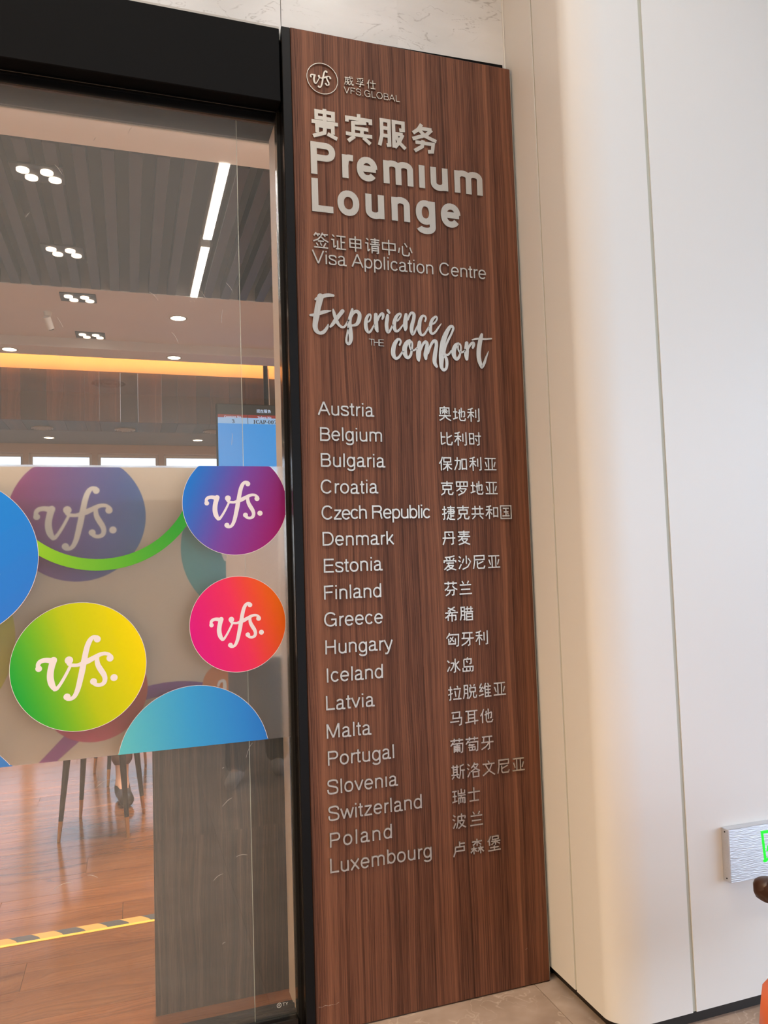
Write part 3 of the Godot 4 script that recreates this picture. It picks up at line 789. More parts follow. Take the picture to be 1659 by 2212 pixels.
# ------------------------------------------------------------------ lobby shell
const LOBBY_H = 4.60
const LOBBY_D = 12.6
func lobby():
	var fl = struct("floor_lobby", "polished brown marble tile floor of the lobby")
	slab("screed", fl, Vector3(-4.5, -0.12, -0.06), Vector3(9.0, -0.012, LOBBY_D), M.toe)
	var t = 0.8
	var zi = 0
	var z = -0.04
	while z < LOBBY_D - 0.1:
		var xi = 0
		var x = 0.705 - 6 * t
		while x < 9.0:
			var lo = Vector3(maxf(x, -4.5) + 0.0008, -0.012, z + 0.0008)
			var hi = Vector3(minf(x + t, 9.0) - 0.0008, 0.0, minf(z + t, LOBBY_D) - 0.0008)
			if hi.x - lo.x > 0.02:
				slab("tile", fl, lo, hi, M.tiles[(xi * 3 + zi * 5) % 4], 0.0006, 0)
			x += t
			xi += 1
		z += t
		zi += 1
	# wall that carries the sign and the stone above it
	var ws = struct("wall_sign", "wall behind the sign and above the entrance")
	slab("core", ws, Vector3(0.0, -0.1, -0.25), Vector3(9.2, 4.75, -0.07), M.beige)
	slab("core_above_door", ws, Vector3(-4.7, 3.0, -0.25), Vector3(0.0, 4.75, -0.07), M.grey_soffit)
	slab("core_beyond_door", ws, Vector3(-4.7, -0.1, -0.25), Vector3(-3.0, 3.0, -0.07), M.lobby_wall)
	var st = struct("wall_stone", "white veined stone slabs above the black door header")
	var edges = [-4.5, -3.2, -1.62, -0.016, 0.766]
	for i in 4:
		slab("stone_slab", st, Vector3(edges[i] + 0.0008, 2.985, -0.07), Vector3(edges[i + 1] - 0.0008, LOBBY_H, -0.05), M.stone, 0.0008, 0)
	slab("edge_trim", st, Vector3(0.764, 3.0, -0.05), Vector3(0.7695, LOBBY_H, -0.0462), M.window_white)
	slab("stone_slab", st, Vector3(-4.5, 0.0, -0.07), Vector3(-3.0, 2.98, -0.05), M.stone, 0.0008, 0)
	# remaining walls and ceiling, outside the frame
	var ww = struct("wall_west", "warm painted wall closing the lobby")
	slab("wall_body", ww, Vector3(-4.7, -0.1, -0.05), Vector3(-4.5, 4.75, 12.8), M.lobby_wall)
	var wb = struct("wall_back", "warm painted back wall of the lobby with a glazed bay")
	slab("wall_body", wb, Vector3(-4.7, -0.1, LOBBY_D), Vector3(2.4, 4.75, 12.8), M.lobby_wall)
	slab("lintel", wb, Vector3(2.4, 4.4, LOBBY_D), Vector3(9.2, 4.75, 12.8), M.wall_paint)
	for i in 5:
		slab("mullion", wb, Vector3(2.4 + i * 1.5, -0.1, 12.66), Vector3(2.47 + i * 1.5, 4.4, 12.74), M.black)
	var we = struct("wall_east", "glazed wall letting daylight into the lobby")
	slab("wall_body", we, Vector3(9.0, -0.1, -0.05), Vector3(9.2, 4.75, 1.0), M.wall_paint)
	slab("lintel", we, Vector3(9.0, 4.4, 1.0), Vector3(9.2, 4.75, 12.8), M.wall_paint)
	slab("sill", we, Vector3(9.0, -0.1, 1.0), Vector3(9.2, 0.05, LOBBY_D), M.wall_paint)
	for i in 8:
		slab("mullion", we, Vector3(9.06, 0.05, 1.0 + i * 1.64), Vector3(9.14, 4.4, 1.07 + i * 1.64), M.black)
	var ce = struct("ceiling_lobby", "white plaster ceiling of the lobby")
	slab("ceiling_board", ce, Vector3(-4.7, LOBBY_H, -0.05), Vector3(9.2, 4.78, 12.8), M.lobby_ceiling)
	var gr = struct("ground_outside", "grey paved ground outside the windows")
	slab("paving", gr, Vector3(-40, -0.3, -50), Vector3(40, -0.13, 50), M.pavement)

# ------------------------------------------------------------------ black entrance frame
func entrance_frame():
	var j = struct("trim_jamb", "black metal jamb between glazing and sign")
	slab("jamb_front", j, Vector3(-0.027, 0.0, -0.055), Vector3(-0.0005, 2.993, 0.006), M.jamb, 0.0012)
	slab("jamb_side", j, Vector3(-0.0276, 0.0, -0.054), Vector3(-0.0271, 2.99, 0.003), M.black_gloss)
	slab("gasket", j, Vector3(-0.037, 0.0, -0.064), Vector3(-0.0265, 2.755, -0.055), M.gasket, 0.001)
	slab("reveal", j, Vector3(-0.027, 0.0, -0.150), Vector3(-0.0005, 2.85, -0.064), M.reveal, 0.001)
	slab("reveal_core", j, Vector3(-0.0265, 0.0, -0.25), Vector3(-0.0005, 2.99, -0.1505), M.beige)
	var h = struct("trim_header", "black metal header above the glass doors")
	slab("fascia", h, Vector3(-3.0, 2.755, -0.058), Vector3(-0.033, 2.988, 0.0), M.black, 0.002)
	slab("top_edge", h, Vector3(-3.0, 2.989, -0.045), Vector3(-0.033, 2.996, -0.004), M.lamp_trim)
	slab("track_box", h, Vector3(-3.0, 2.765, -0.248), Vector3(-0.0275, 2.985, -0.060), M.black)
	slab("head_rail", h, Vector3(-3.0, 2.717, -0.075), Vector3(-0.038, 2.7645, -0.0585), M.black_gloss, 0.001)
	slab("track_lip", h, Vector3(-3.0, 2.748, -0.058), Vector3(-0.038, 2.7545, -0.050), M.black_gloss, 0.001)
	var s = struct("trim_threshold", "black metal threshold with sliding rails")
	slab("plate", s, Vector3(-3.0, -0.02, -0.200), Vector3(-0.0275, 0.003, -0.0405), M.black_gloss)
	for q in [-0.165, -0.135, -0.108, -0.082]:
		slab("rail", s, Vector3(-3.0, 0.003, q - 0.005), Vector3(-0.0275, 0.012, q + 0.005), M.black, 0.001)
	slab("bottom_shoe", s, Vector3(-3.0, 0.003, -0.074), Vector3(-0.038, 0.034, -0.046), M.black_gloss, 0.002)
	var k = struct("trim_backing", "black backing strip above the wood sign")
	slab("strip", k, Vector3(0.30, 2.94, -0.049), Vector3(0.752, 3.030, -0.036), M.black).rotation.z = 0.022

# ------------------------------------------------------------------ white panelled column on the sign's other side
func column_wall():
	var w = struct("wall_column", "glossy white panel cladding with a rounded corner")
	var y0 = 0.037
	var y1 = LOBBY_H
	path_panel("panel", w, [Vector2(0.77, -0.046), Vector2(0.77, 0.129)], 0.003, y0, y1, M.wall_paint).set_meta("label", "narrow flat panel beside the wood sign")
	var c = [Vector2(0.77, 0.138), Vector2(0.77, 0.20), Vector2(0.77, 0.2735)]
	for i in range(1, 25):
		var a = PI - PI * 0.5 * i / 24.0
		c.append(Vector2(0.890 + 0.120 * cos(a), 0.2745 + 0.0755 * sin(a)))
	c.append(Vector2(0.96, 0.35))
	c.append(Vector2(1.0145, 0.35))
	path_panel("panel", w, c, 0.003, y0, y1, M.wall_paint).set_meta("label", "panel bent round the column corner")
	path_panel("panel", w, [Vector2(1.0275, 0.35), Vector2(2.4, 0.35)], 0.003, y0, y1, M.wall_paint).set_meta("label", "wide flat panel with the exit light")
	path_panel("panel", w, [Vector2(2.412, 0.35), Vector2(3.8, 0.35)], 0.003, y0, y1, M.wall_paint)
	path_panel("panel", w, [Vector2(3.812, 0.35), Vector2(5.4, 0.35)], 0.003, y0, y1, M.wall_paint)
	path_panel("panel", w, [Vector2(5.412, 0.35), Vector2(8.99, 0.35)], 0.003, y0, y1, M.wall_paint)
	# core behind the joints
	var core = []
	var plinth = []
	for q in [[0.7732, core, 0.1168, 0.0723, 0.3468], [0.793, plinth, 0.097, 0.0595, 0.334]]:
		q[1].append(Vector2(q[0], -0.06))
		q[1].append(Vector2(q[0], 0.2735))
		for i in range(1, 13):
			var a = PI - PI * 0.5 * i / 12.0
			q[1].append(Vector2(0.890 + q[2] * cos(a), 0.2745 + q[3] * sin(a)))
		q[1].append(Vector2(9.0, q[4]))
	path_panel("joint_backing", w, core, 0.1, 0.038, y1, M.seam)
	var b = struct("baseboard_column", "dark recessed plinth under the white panels")
	path_panel("plinth", b, plinth, 0.08, -0.005, 0.0365, M.toe)

# ------------------------------------------------------------------ lounge shell
func lounge():
	var fl = struct("floor_lounge", "glossy warm brown plank floor of the lounge")
	slab("screed", fl, Vector3(-5.0, -0.12, -7.1), Vector3(3.2, -0.010, -0.2), M.toe)
	var r = 0
	var z = -0.201
	while z > -7.0:
		var off = fmod(r * 0.47, 1.25)
		var x = -4.9 - off
		var i = 0
		while x < 3.0:
			var lo = Vector3(maxf(x, -4.9) + 0.0005, -0.010, maxf(z - 0.188, -7.0) + 0.0005)
			var hi = Vector3(minf(x + 1.25, 3.0) - 0.0005, 0.0, z - 0.0005)
			if hi.x - lo.x > 0.03 and hi.z - lo.z > 0.01:
				slab("plank", fl, lo, hi, M.planks[(r * 3 + i * 2) % 5], 0.0008, 0)
			x += 1.25
			i += 1
		z -= 0.188
		r += 1
	var ce = struct("ceiling_lounge", "beige lounge ceiling with a band of timber slats")
	slab("entry_soffit", ce, Vector3(-5.0, 3.05, -0.76), Vector3(3.0, 3.14, -0.25), M.grey_soffit)
	slab("soffit_trim", ce, Vector3(-5.0, 3.046, -0.768), Vector3(3.0, 3.06, -0.7605), M.window_white)
	slab("entry_ceiling", ce, Vector3(-5.0, 3.2, -1.245), Vector3(3.0, 3.25, -0.70), M.entry_beige)
	slab("entry_roof", ce, Vector3(-5.2, 3.50, -1.245), Vector3(3.2, 3.55, -0.2), M.plenum)
	slab("plenum_top", ce, Vector3(-5.2, 4.20, -3.2), Vector3(3.2, 4.25, -1.15), M.plenum)
	slab("plenum_side", ce, Vector3(-5.2, 3.251, -1.26), Vector3(3.2, 4.20, -1.246), M.plenum)
	slab("plenum_side", ce, Vector3(-5.2, 3.205, -3.099), Vector3(3.2, 4.20, -3.086), M.plenum)
	for ex in [-5.02, 3.0]:
		slab("plenum_end", ce, Vector3(ex, 3.2, -3.085), Vector3(ex + 0.02, 4.20, -1.261), M.plenum)
	var x = -4.9
	while x < 2.9:
		if absf(x + 0.05) > 0.035:
			slab("slat", ce, Vector3(x - 0.029, 3.2, -3.082), Vector3(x + 0.029, 3.29, -1.262), M.baffle, 0.002, 2)
		x += 0.1205
	slab("ceiling_board", ce, Vector3(-5.0, 3.2, -3.62), Vector3(3.0, 3.24, -3.09), M.ceiling)
	slab("ceiling_board", ce, Vector3(-5.0, 3.28, -4.56), Vector3(3.0, 3.32, -3.62), M.ceiling)
	slab("tray_edge", ce, Vector3(-5.0, 3.2, -3.65), Vector3(3.0, 3.28, -3.62), M.ceiling)
	slab("tray_edge", ce, Vector3(-5.0, 3.2, -4.58), Vector3(3.0, 3.28, -4.55), M.ceiling)
	slab("ceiling_board", ce, Vector3(-5.0, 3.2, -4.83), Vector3(3.0, 3.24, -4.58), M.ceiling)
	slab("cove_top", ce, Vector3(-5.0, 3.5, -5.6), Vector3(3.0, 3.55, -4.7), M.beige)
	slab("cove_front", ce, Vector3(-5.0, 3.24, -4.83), Vector3(3.0, 3.5, -4.80), M.beige)
	slab("added_cove_ledge", ce, Vector3(-5.0, 3.325, -4.92), Vector3(3.0, 3.338, -4.83), M.beige)  # unseen ledge added to keep the cove light off the timber boards
	slab("cove_back", ce, Vector3(-5.0, 3.217, -5.44), Vector3(3.0, 3.5, -5.40), M.beige)
	slab("rear_ceiling", ce, Vector3(-5.0, 2.745, -7.0), Vector3(3.0, 2.80, -5.97), M.grey_ceiling)
	var vl = struct("wall_valance", "dark timber boards hung below the lit cove")
	var bx = -5.0
	var k = 0
	while bx < 3.0:
		var wd = [0.13, 0.19, 0.16, 0.22, 0.15, 0.18][k % 6]
		slab("board", vl, Vector3(bx + 0.0007, 2.735, -5.43), Vector3(minf(bx + wd, 3.0) - 0.0007, 3.216, -5.40), M.boards[(k * 2 + k / 3) % 5], 0.001, 1)
		slab("soffit_board", vl, Vector3(bx + 0.0007, 2.735, -5.97), Vector3(minf(bx + wd, 3.0) - 0.0007, 2.76, -5.432), M.boards[(k * 2 + k / 3) % 5], 0.001, 2)
		bx += wd
		k += 1
	# side walls and the window wall
	var wl = struct("wall_lounge_west", "beige side wall of the lounge")
	slab("wall_body", wl, Vector3(-5.2, -0.1, -7.2), Vector3(-5.0, 3.6, -0.25), M.beige)
	var wr = struct("wall_lounge_east", "beige wall of the lounge behind the sign wall")
	slab("wall_body", wr, Vector3(3.0, -0.1, -7.2), Vector3(3.2, 3.6, -0.25), M.beige)
	var wf = struct("wall_windows", "beige wall with a row of bright windows")
	slab("wall_body", wf, Vector3(-5.2, -0.1, -7.1), Vector3(3.2, 0.75, -6.9), M.beige)
	slab("lintel", wf, Vector3(-5.2, 2.645, -7.1), Vector3(3.2, 3.6, -6.9), M.beige)
	var bays = [-5.0, -4.1, -3.3, -2.45, -1.565, -0.855, -0.135, 0.585, 1.40, 2.2, 3.0]
	for i in bays.size():
		slab("pier", wf, Vector3(bays[i] - 0.03, 0.75, -7.1), Vector3(bays[i] + 0.03, 2.645, -6.9), M.beige)
	for i in bays.size() - 1:
		var w = struct("window_%d" % (i + 3), "white framed window in the far lounge wall")
		var a = bays[i] + 0.031
		var b = bays[i + 1] - 0.031
		if i >= 6:
			slab("wall_infill", wf, Vector3(a - 0.001, 0.75, -7.09), Vector3(b + 0.001, 2.08, -6.91), M.beige)
		slab("pane", w, Vector3(a, 0.76 if i < 6 else 2.081, -7.003), Vector3(b, 2.64, -6.997), M.added_tint_pane)
		for q in ([0.752, 2.12, 2.44, 2.61] if i < 6 else [2.12, 2.44, 2.61]):
			slab("window_bar", w, Vector3(a, q, -7.02), Vector3(b, q + 0.032, -6.98), M.window_white, 0.002)
		slab("window_bar", w, Vector3(a, 0.785 if i < 6 else 2.152, -7.02), Vector3(a + 0.03, 2.61, -6.98), M.window_white, 0.002)
		slab("window_bar", w, Vector3(b - 0.03, 0.785 if i < 6 else 2.152, -7.02), Vector3(b, 2.61, -6.98), M.window_white, 0.002)
	# low timber partition just behind the fixed glass
	var p = thing("low_partition", "low dark timber partition standing behind the glass beside the jamb", "partition", Vector3(-0.215, 0, -0.285))
	slab("panel", p, Vector3(-0.213, 0.0, -0.017), Vector3(0.2145, 1.03, 0.017), M.dark_wood, 0.002, 1)
	slab("cap", p, Vector3(-0.215, 1.0305, -0.02), Vector3(0.2145, 1.045, 0.02), M.dark_wood, 0.002, 0)

# ------------------------------------------------------------------ the sign
func sign_panel():
	var s = thing("sign_panel", "tall brown wood veneer sign with raised steel letters listing countries", "sign")
	slab("board", s, Vector3(0.0005, 0.002, -0.033), Vector3(0.7591, 3.0, 0.0), signed_board(), 0.003)
	slab("edge_strip", s, Vector3(0.7593, 0.002, -0.033), Vector3(0.7625, 2.985, -0.006), M.seam)
	for q in [[[10.5, 78, 22, 76, 30, 79, 40, 76, 52, 77], 0.5], [[42, 77.5, 60, 75, 71, 80], 0.35], [[676, 112, 684, 117], 0.35]]:
		var sc = start()
		var pts = []
		for i in range(0, q[0].size(), 2):
			pts.append(Vector3(q[0][i], q[0][i + 1], q[1] * (1.0 + 0.8 * sin(i * 2.1))) * 0.001)
		add_stroke(sc, pts, 0.0, 0.00015)
		put(sc.commit(), M.scuff, "scratch", s)
	var d = 0.0045
	# emblem
	var st = start()
	var ringp = []
	for i in 64:
		var t = TAU * i / 64
		ringp.append(Vector3(0.0492 * cos(t), 0.0492 * sin(t), 0.0021))
	add_stroke(st, ringp, 0.0, d, true)
	var e = put(st.commit(), M.steel, "emblem_ring", s, Vector3(0.0985, 2.8476, 0))
	put(logo_mesh(0.060, d, false), M.steel, "emblem_letters", e)
	text_line(s, "company_name", "威孚仕", 0.1680, 0.2750, 2.8400, 0.0325, 7.0, d, M.steel)
	text_line(s, "company_name", "VFS.GLOBAL", 0.1680, 0.3527, 2.8135, 0.0212, 9.5, d, M.steel)
	text_line(s, "heading", "贵宾服务", 0.0545, 0.4813, 2.6560, 0.0960, 12.6, d, M.steel)
	text_line(s, "heading", "Premıum", 0.0545, 0.6375, 2.5380, 0.1030, 19.5, d, M.steel)
	text_line(s, "heading", "Lounge", 0.0545, 0.5495, 2.4195, 0.1050, 19.5, d, M.steel)
	text_line(s, "subheading", "签证申请中心", 0.0535, 0.3800, 2.3035, 0.0515, 8.0, d, M.steel)
	text_line(s, "subheading", "Visa Application Centre", 0.0525, 0.6340, 2.2563, 0.0415, 10.5, d, M.steel)
	text_line(s, "slogan_word", "THE", 0.2245, 0.2730, 2.0116, 0.0212, 8.0, d * 0.7, M.steel)
	var sl = group_node("slogan", s)
	for strokes in SLOGAN:
		var g = start()
		var step = 0.0
		for line in strokes:
			var pts = []
			for i in range(0, line.size(), 3):
				pts.append(Vector3(line[i], line[i + 1], line[i + 2]) * 0.001)
			add_stroke(g, smooth_stroke(pts, 5), 0.0, d - step, false, true)
			step += 0.00006
		put(g.commit(), M.steel, "script_letter", sl)
	var names = [["Austria", 57.2, 1789.1, 230.8], ["Belgium", 59.5, 1711.1, 256.4], ["Bulgaria", 60.0, 1632.0, 261.3], ["Croatia", 57.3, 1551.5, 236.0], ["Czech Republic", 57.7, 1473.5, 406.4], ["Denmark", 58.6, 1394.5, 281.4],
		["Estonia", 59.9, 1315.4, 242.0], ["Finland", 58.8, 1235.3, 237.9], ["Greece", 56.5, 1155.3, 239.0], ["Hungary", 57.8, 1074.7, 265.3], ["Iceland", 56.9, 992.3, 234.9], ["Latvia", 55.4, 910.9, 203.0],
		["Malta", 55.4, 829.2, 189.9], ["Portugal", 56.3, 750.9, 262.6], ["Slovenıa", 52.1, 669.1, 268.3], ["Switzerland", 53.1, 593.6, 345.3], ["Poland", 55.4, 518.2, 246.7], ["Luxembourg", 54.2, 444.4, 371.5]]
	for n in names:
		text_line(s, "country_name", n[0], n[1] * 0.001, n[3] * 0.001, n[2] * 0.001, 0.0412, 11.5, d, M.steel, 1.0)
	var han = [["奥地利", 445.7, 1780.8, 592.8], ["比利时", 447.5, 1701.9, 594.4], ["保加利亚", 441.8, 1621.8, 645.3], ["克罗地亚", 443.7, 1543.5, 645.9], ["捷克共和国", 445.5, 1465.5, 694.1], ["丹麦", 443.7, 1385.5, 542.2],
		["爱沙尼亚", 444.0, 1307.3, 643.8], ["芬兰", 443.7, 1226.7, 541.0], ["希腊", 443.1, 1147.1, 541.7], ["匈牙利", 443.9, 1067.7, 590.8], ["冰岛", 443.2, 986.9, 538.4], ["拉脱维亚", 443.3, 903.5, 645.5],
		["马耳他", 446.6, 823.9, 595.5], ["葡萄牙", 444.2, 740.6, 594.4], ["斯洛文尼亚", 445.0, 661.9, 701.0], ["瑞士", 444.5, 587.7, 542.6], ["波兰", 442.9, 513.1, 547.5], ["卢森堡", 440.4, 430.0, 604.6]]
	for n in han:
		text_line(s, "chinese_country_name", n[0], n[1] * 0.001, n[3] * 0.001, n[2] * 0.001, 0.0468, 8.6, d, M.steel, 0.8)

func signed_board():
	# the veneer is mapped once across the board: u over its width, v over its height
	M.sign_wood.uv1_scale = Vector3(1.0 / 0.7586, 1.0 / 2.998, 1)
	M.sign_wood.uv1_offset = Vector3(0.5, 0.5, 0)
	return M.sign_wood

# The script mark, in units where 1 is the radius of the disc it is printed on.
func logo_mesh(r, depth, with_dot = true):
	var key = ["logo", r, depth, with_dot]
	if cache.has(key):
		return cache[key]
	var st = start()
	var step = 0.0
	var k = r / 100.0
	var shift = Vector2(0, 0) if with_dot else Vector2(-2.0, 0.0)
	for line in LOGO_STROKES:
		var pts = []
		for i in range(0, line.size(), 3):
			pts.append(Vector3((line[i] + shift.x) * k, (line[i + 1] + shift.y) * k, line[i + 2] * k))
		add_stroke(st, smooth_stroke(pts, 5), 0.0, depth - step, false, true)
		step += 0.00001 if depth < 0.002 else 0.00006
	for i in LOGO_DOTS.size() - (0 if with_dot else 1):
		var b = LOGO_DOTS[i]
		add_disc(st, Vector2(b[0] + shift.x, b[1] + shift.y) * k, b[2] * k, 0.0, depth - step, 24)
		step += 0.00001
	cache[key] = st.commit()
	return cache[key]

# ------------------------------------------------------------------ printed films on the glass
func lin(c):
	return c.srgb_to_linear()

# Printed disc of radius r with a dye gradient c0 -> c1 -> c2 along dir, cut off where the film ends.
func print_disc(r, cols, dir, ymin, ymax, xmin, xmax, soft = 0.0):
	var st = start()
	var rings = 14
	var n = 96
	var pt = func(i, k):
		var rr = r * i / rings
		var t = TAU * k / n
		return Vector3(clampf(rr * cos(t), xmin, xmax), clampf(rr * sin(t), ymin, ymax), 0)
	var shade = func(p):
		var t = clampf(0.5 + 0.5 * (p.x * dir.x + p.y * dir.y) / r, 0.0, 1.0)
		if cols.size() == 2:
			return cols[0].lerp(cols[1], t)
		return cols[0].lerp(cols[1], t * 2.0) if t < 0.5 else cols[1].lerp(cols[2], t * 2.0 - 1.0)
	for i in rings:
		for k in n:
			var q = [pt.call(i, k), pt.call(i, k + 1), pt.call(i + 1, k + 1), pt.call(i + 1, k)]
			for id in [0, 1, 2, 0, 2, 3]:
				st.set_normal(Vector3.BACK)
				st.set_color(lin(shade.call(q[id])))
				st.add_vertex(q[id])
	return st.commit()

# Printed band: part of a ring.
func print_arc(r0, r1, a0, a1, cols):
	var st = start()
	var n = 40
	for k in n:
		for id in [[0, 0], [0, 1], [1, 1], [0, 0], [1, 1], [1, 0]]:
			var t = float(k + id[1]) / n
			var a = deg_to_rad(lerpf(a0, a1, t))
			var rr = r1 if id[0] == 1 else r0
			st.set_normal(Vector3.BACK)
			st.set_color(lin(cols[0].lerp(cols[1], t)))
			st.add_vertex(Vector3(rr * cos(a), rr * sin(a), 0))
	return st.commit()

const FILM_LO = 0.832
const FILM_HI = 1.640
func printed(parent, c, r, cols, dir, z, right, m, logo_m, logo_r, lo = FILM_LO, hi = FILM_HI):
	var o = put(print_disc(r, cols, dir, lo - c.y, hi - c.y, -9.0, right - c.x), m, "printed_circle", parent, Vector3(c.x, c.y, z))
	if logo_r > 0.0:
		put(logo_mesh(logo_r, 0.0004), logo_m, "logo", o, Vector3(0, 0, 0.00005))
	return o

func outline(parent, c, r, z, lo, hi, right):
	# thin pale cut edge round a printed circle
	var st = start()
	var run = []
	for i in 129:
		var t = TAU * i / 128
		var p = Vector3(c.x + r * cos(t), c.y + r * sin(t), 0.0011)
		if p.y > lo and p.y < hi and p.x < right:
			run.append(p)
		else:
			if run.size() > 2:
				add_stroke(st, run, z, z + 0.0002)
			run = []
	if run.size() > 2:
		add_stroke(st, run, z, z + 0.0002)
	put(st.commit(), M.white_print, "circle_edge", parent)

func front_glazing():
	var w = struct("window_1", "fixed glass sheet with a frosted film of coloured circles")
	slab("pane", w, Vector3(-2.9, 0.034, -0.0665), Vector3(-0.0365, 2.74, -0.0625), M.pane)
	slab("frosted_film", w, Vector3(-2.9, FILM_LO, -0.0615), Vector3(-0.0375, FILM_HI, -0.0607), M.frost)
	var z = -0.0602
	var right = -0.0385
	var blue = Color(0.25, 0.53, 0.80)
	var discs = [
		[Vector2(-0.9402, 1.3886), 0.2169, [Color(0.10, 0.54, 0.86), Color(0.19, 0.47, 0.82)], Vector2(0.6, -0.8), 0.2169],
		[Vector2(-0.1875, 1.5291), 0.1533, [Color(0.14, 0.48, 0.82), Color(0.47, 0.28, 0.62), Color(0.62, 0.12, 0.43)], Vector2(0.92, -0.38), 0.142],
		[Vector2(-0.6211, 1.0823), 0.1754, [Color(0.13, 0.63, 0.24), Color(0.70, 0.76, 0.10), Color(0.93, 0.84, 0.02)], Vector2(0.94, 0.34), 0.1754],
		[Vector2(-0.1861, 1.1734), 0.1401, [Color(0.83, 0.10, 0.50), Color(0.90, 0.20, 0.36), Color(0.91, 0.42, 0.04)], Vector2(0.95, 0.30), 0.132],
		[Vector2(-0.3151, 0.7939), 0.2114, [Color(0.40, 0.76, 0.76), Color(0.24, 0.61, 0.82), Color(0.17, 0.47, 0.80)], Vector2(0.98, 0.1), 0.0],
		[Vector2(-0.9856, 0.6935), 0.2379, [Color(0.22, 0.55, 0.82), Color(0.28, 0.49, 0.76)], Vector2(1, 0), 0.0],
		[Vector2(-1.42, 1.12), 0.18, [Color(0.83, 0.17, 0.50), Color(0.91, 0.46, 0.09)], Vector2(1, 0), 0.1754],
		[Vector2(-1.75, 1.47), 0.16, [Color(0.13, 0.63, 0.24), Color(0.93, 0.84, 0.02)], Vector2(1, 0), 0.16]]
	for d in discs:
		printed(w, d[0], d[1], d[2], d[3], z, right, M.print, M.white_print, d[4])
		outline(w, d[0], d[1] - 0.0003, z + 0.0001, FILM_LO, FILM_HI, right)
	var a = put(print_arc(0.2577, 0.2900, 203.0, 338.0, [Color(0.66, 0.80, 0.18), Color(0.16, 0.58, 0.22)]), M.print, "printed_band", w, Vector3(-0.5655, 1.6335, z - 0.00015))
	a.set_meta("label", "green swoosh joining two circles")
	# maker's mark etched in the bottom corner of the glass
	var et = group_node("etched_mark", w, Vector3(-0.092, 0.072, -0.0622))
	var st = start()
	var rp = []
	for i in 24:
		rp.append(Vector3(0.0062 * cos(TAU * i / 24), 0.0062 * sin(TAU * i / 24), 0.0012))
	add_stroke(st, rp, 0.0, 0.0002, true)
	add_stroke(st, [Vector3(-0.0025, 0.0015, 0.0011), Vector3(0.003, 0.0015, 0.0011)], 0.0, 0.0002)
	add_stroke(st, [Vector3(-0.0025, -0.0015, 0.0011), Vector3(0.003, -0.0015, 0.0011)], 0.0, 0.0002)
	put(st.commit(), M.etch, "ring_mark", et)
	put(letter_mesh("T", 0.0085, 12.0, 0.0002), M.etch, "letter", et, Vector3(0.010, -0.004, 0))
	var ym = start()
	add_lines(ym, [[5, 100, 44, 48], [83, 100, 44, 48], [44, 52, 44, 0]], 0.000085, 12.0, 0.0, 0.0002, false)
	put(ym.commit(), M.etch, "letter", et, Vector3(0.0185, -0.004, 0))

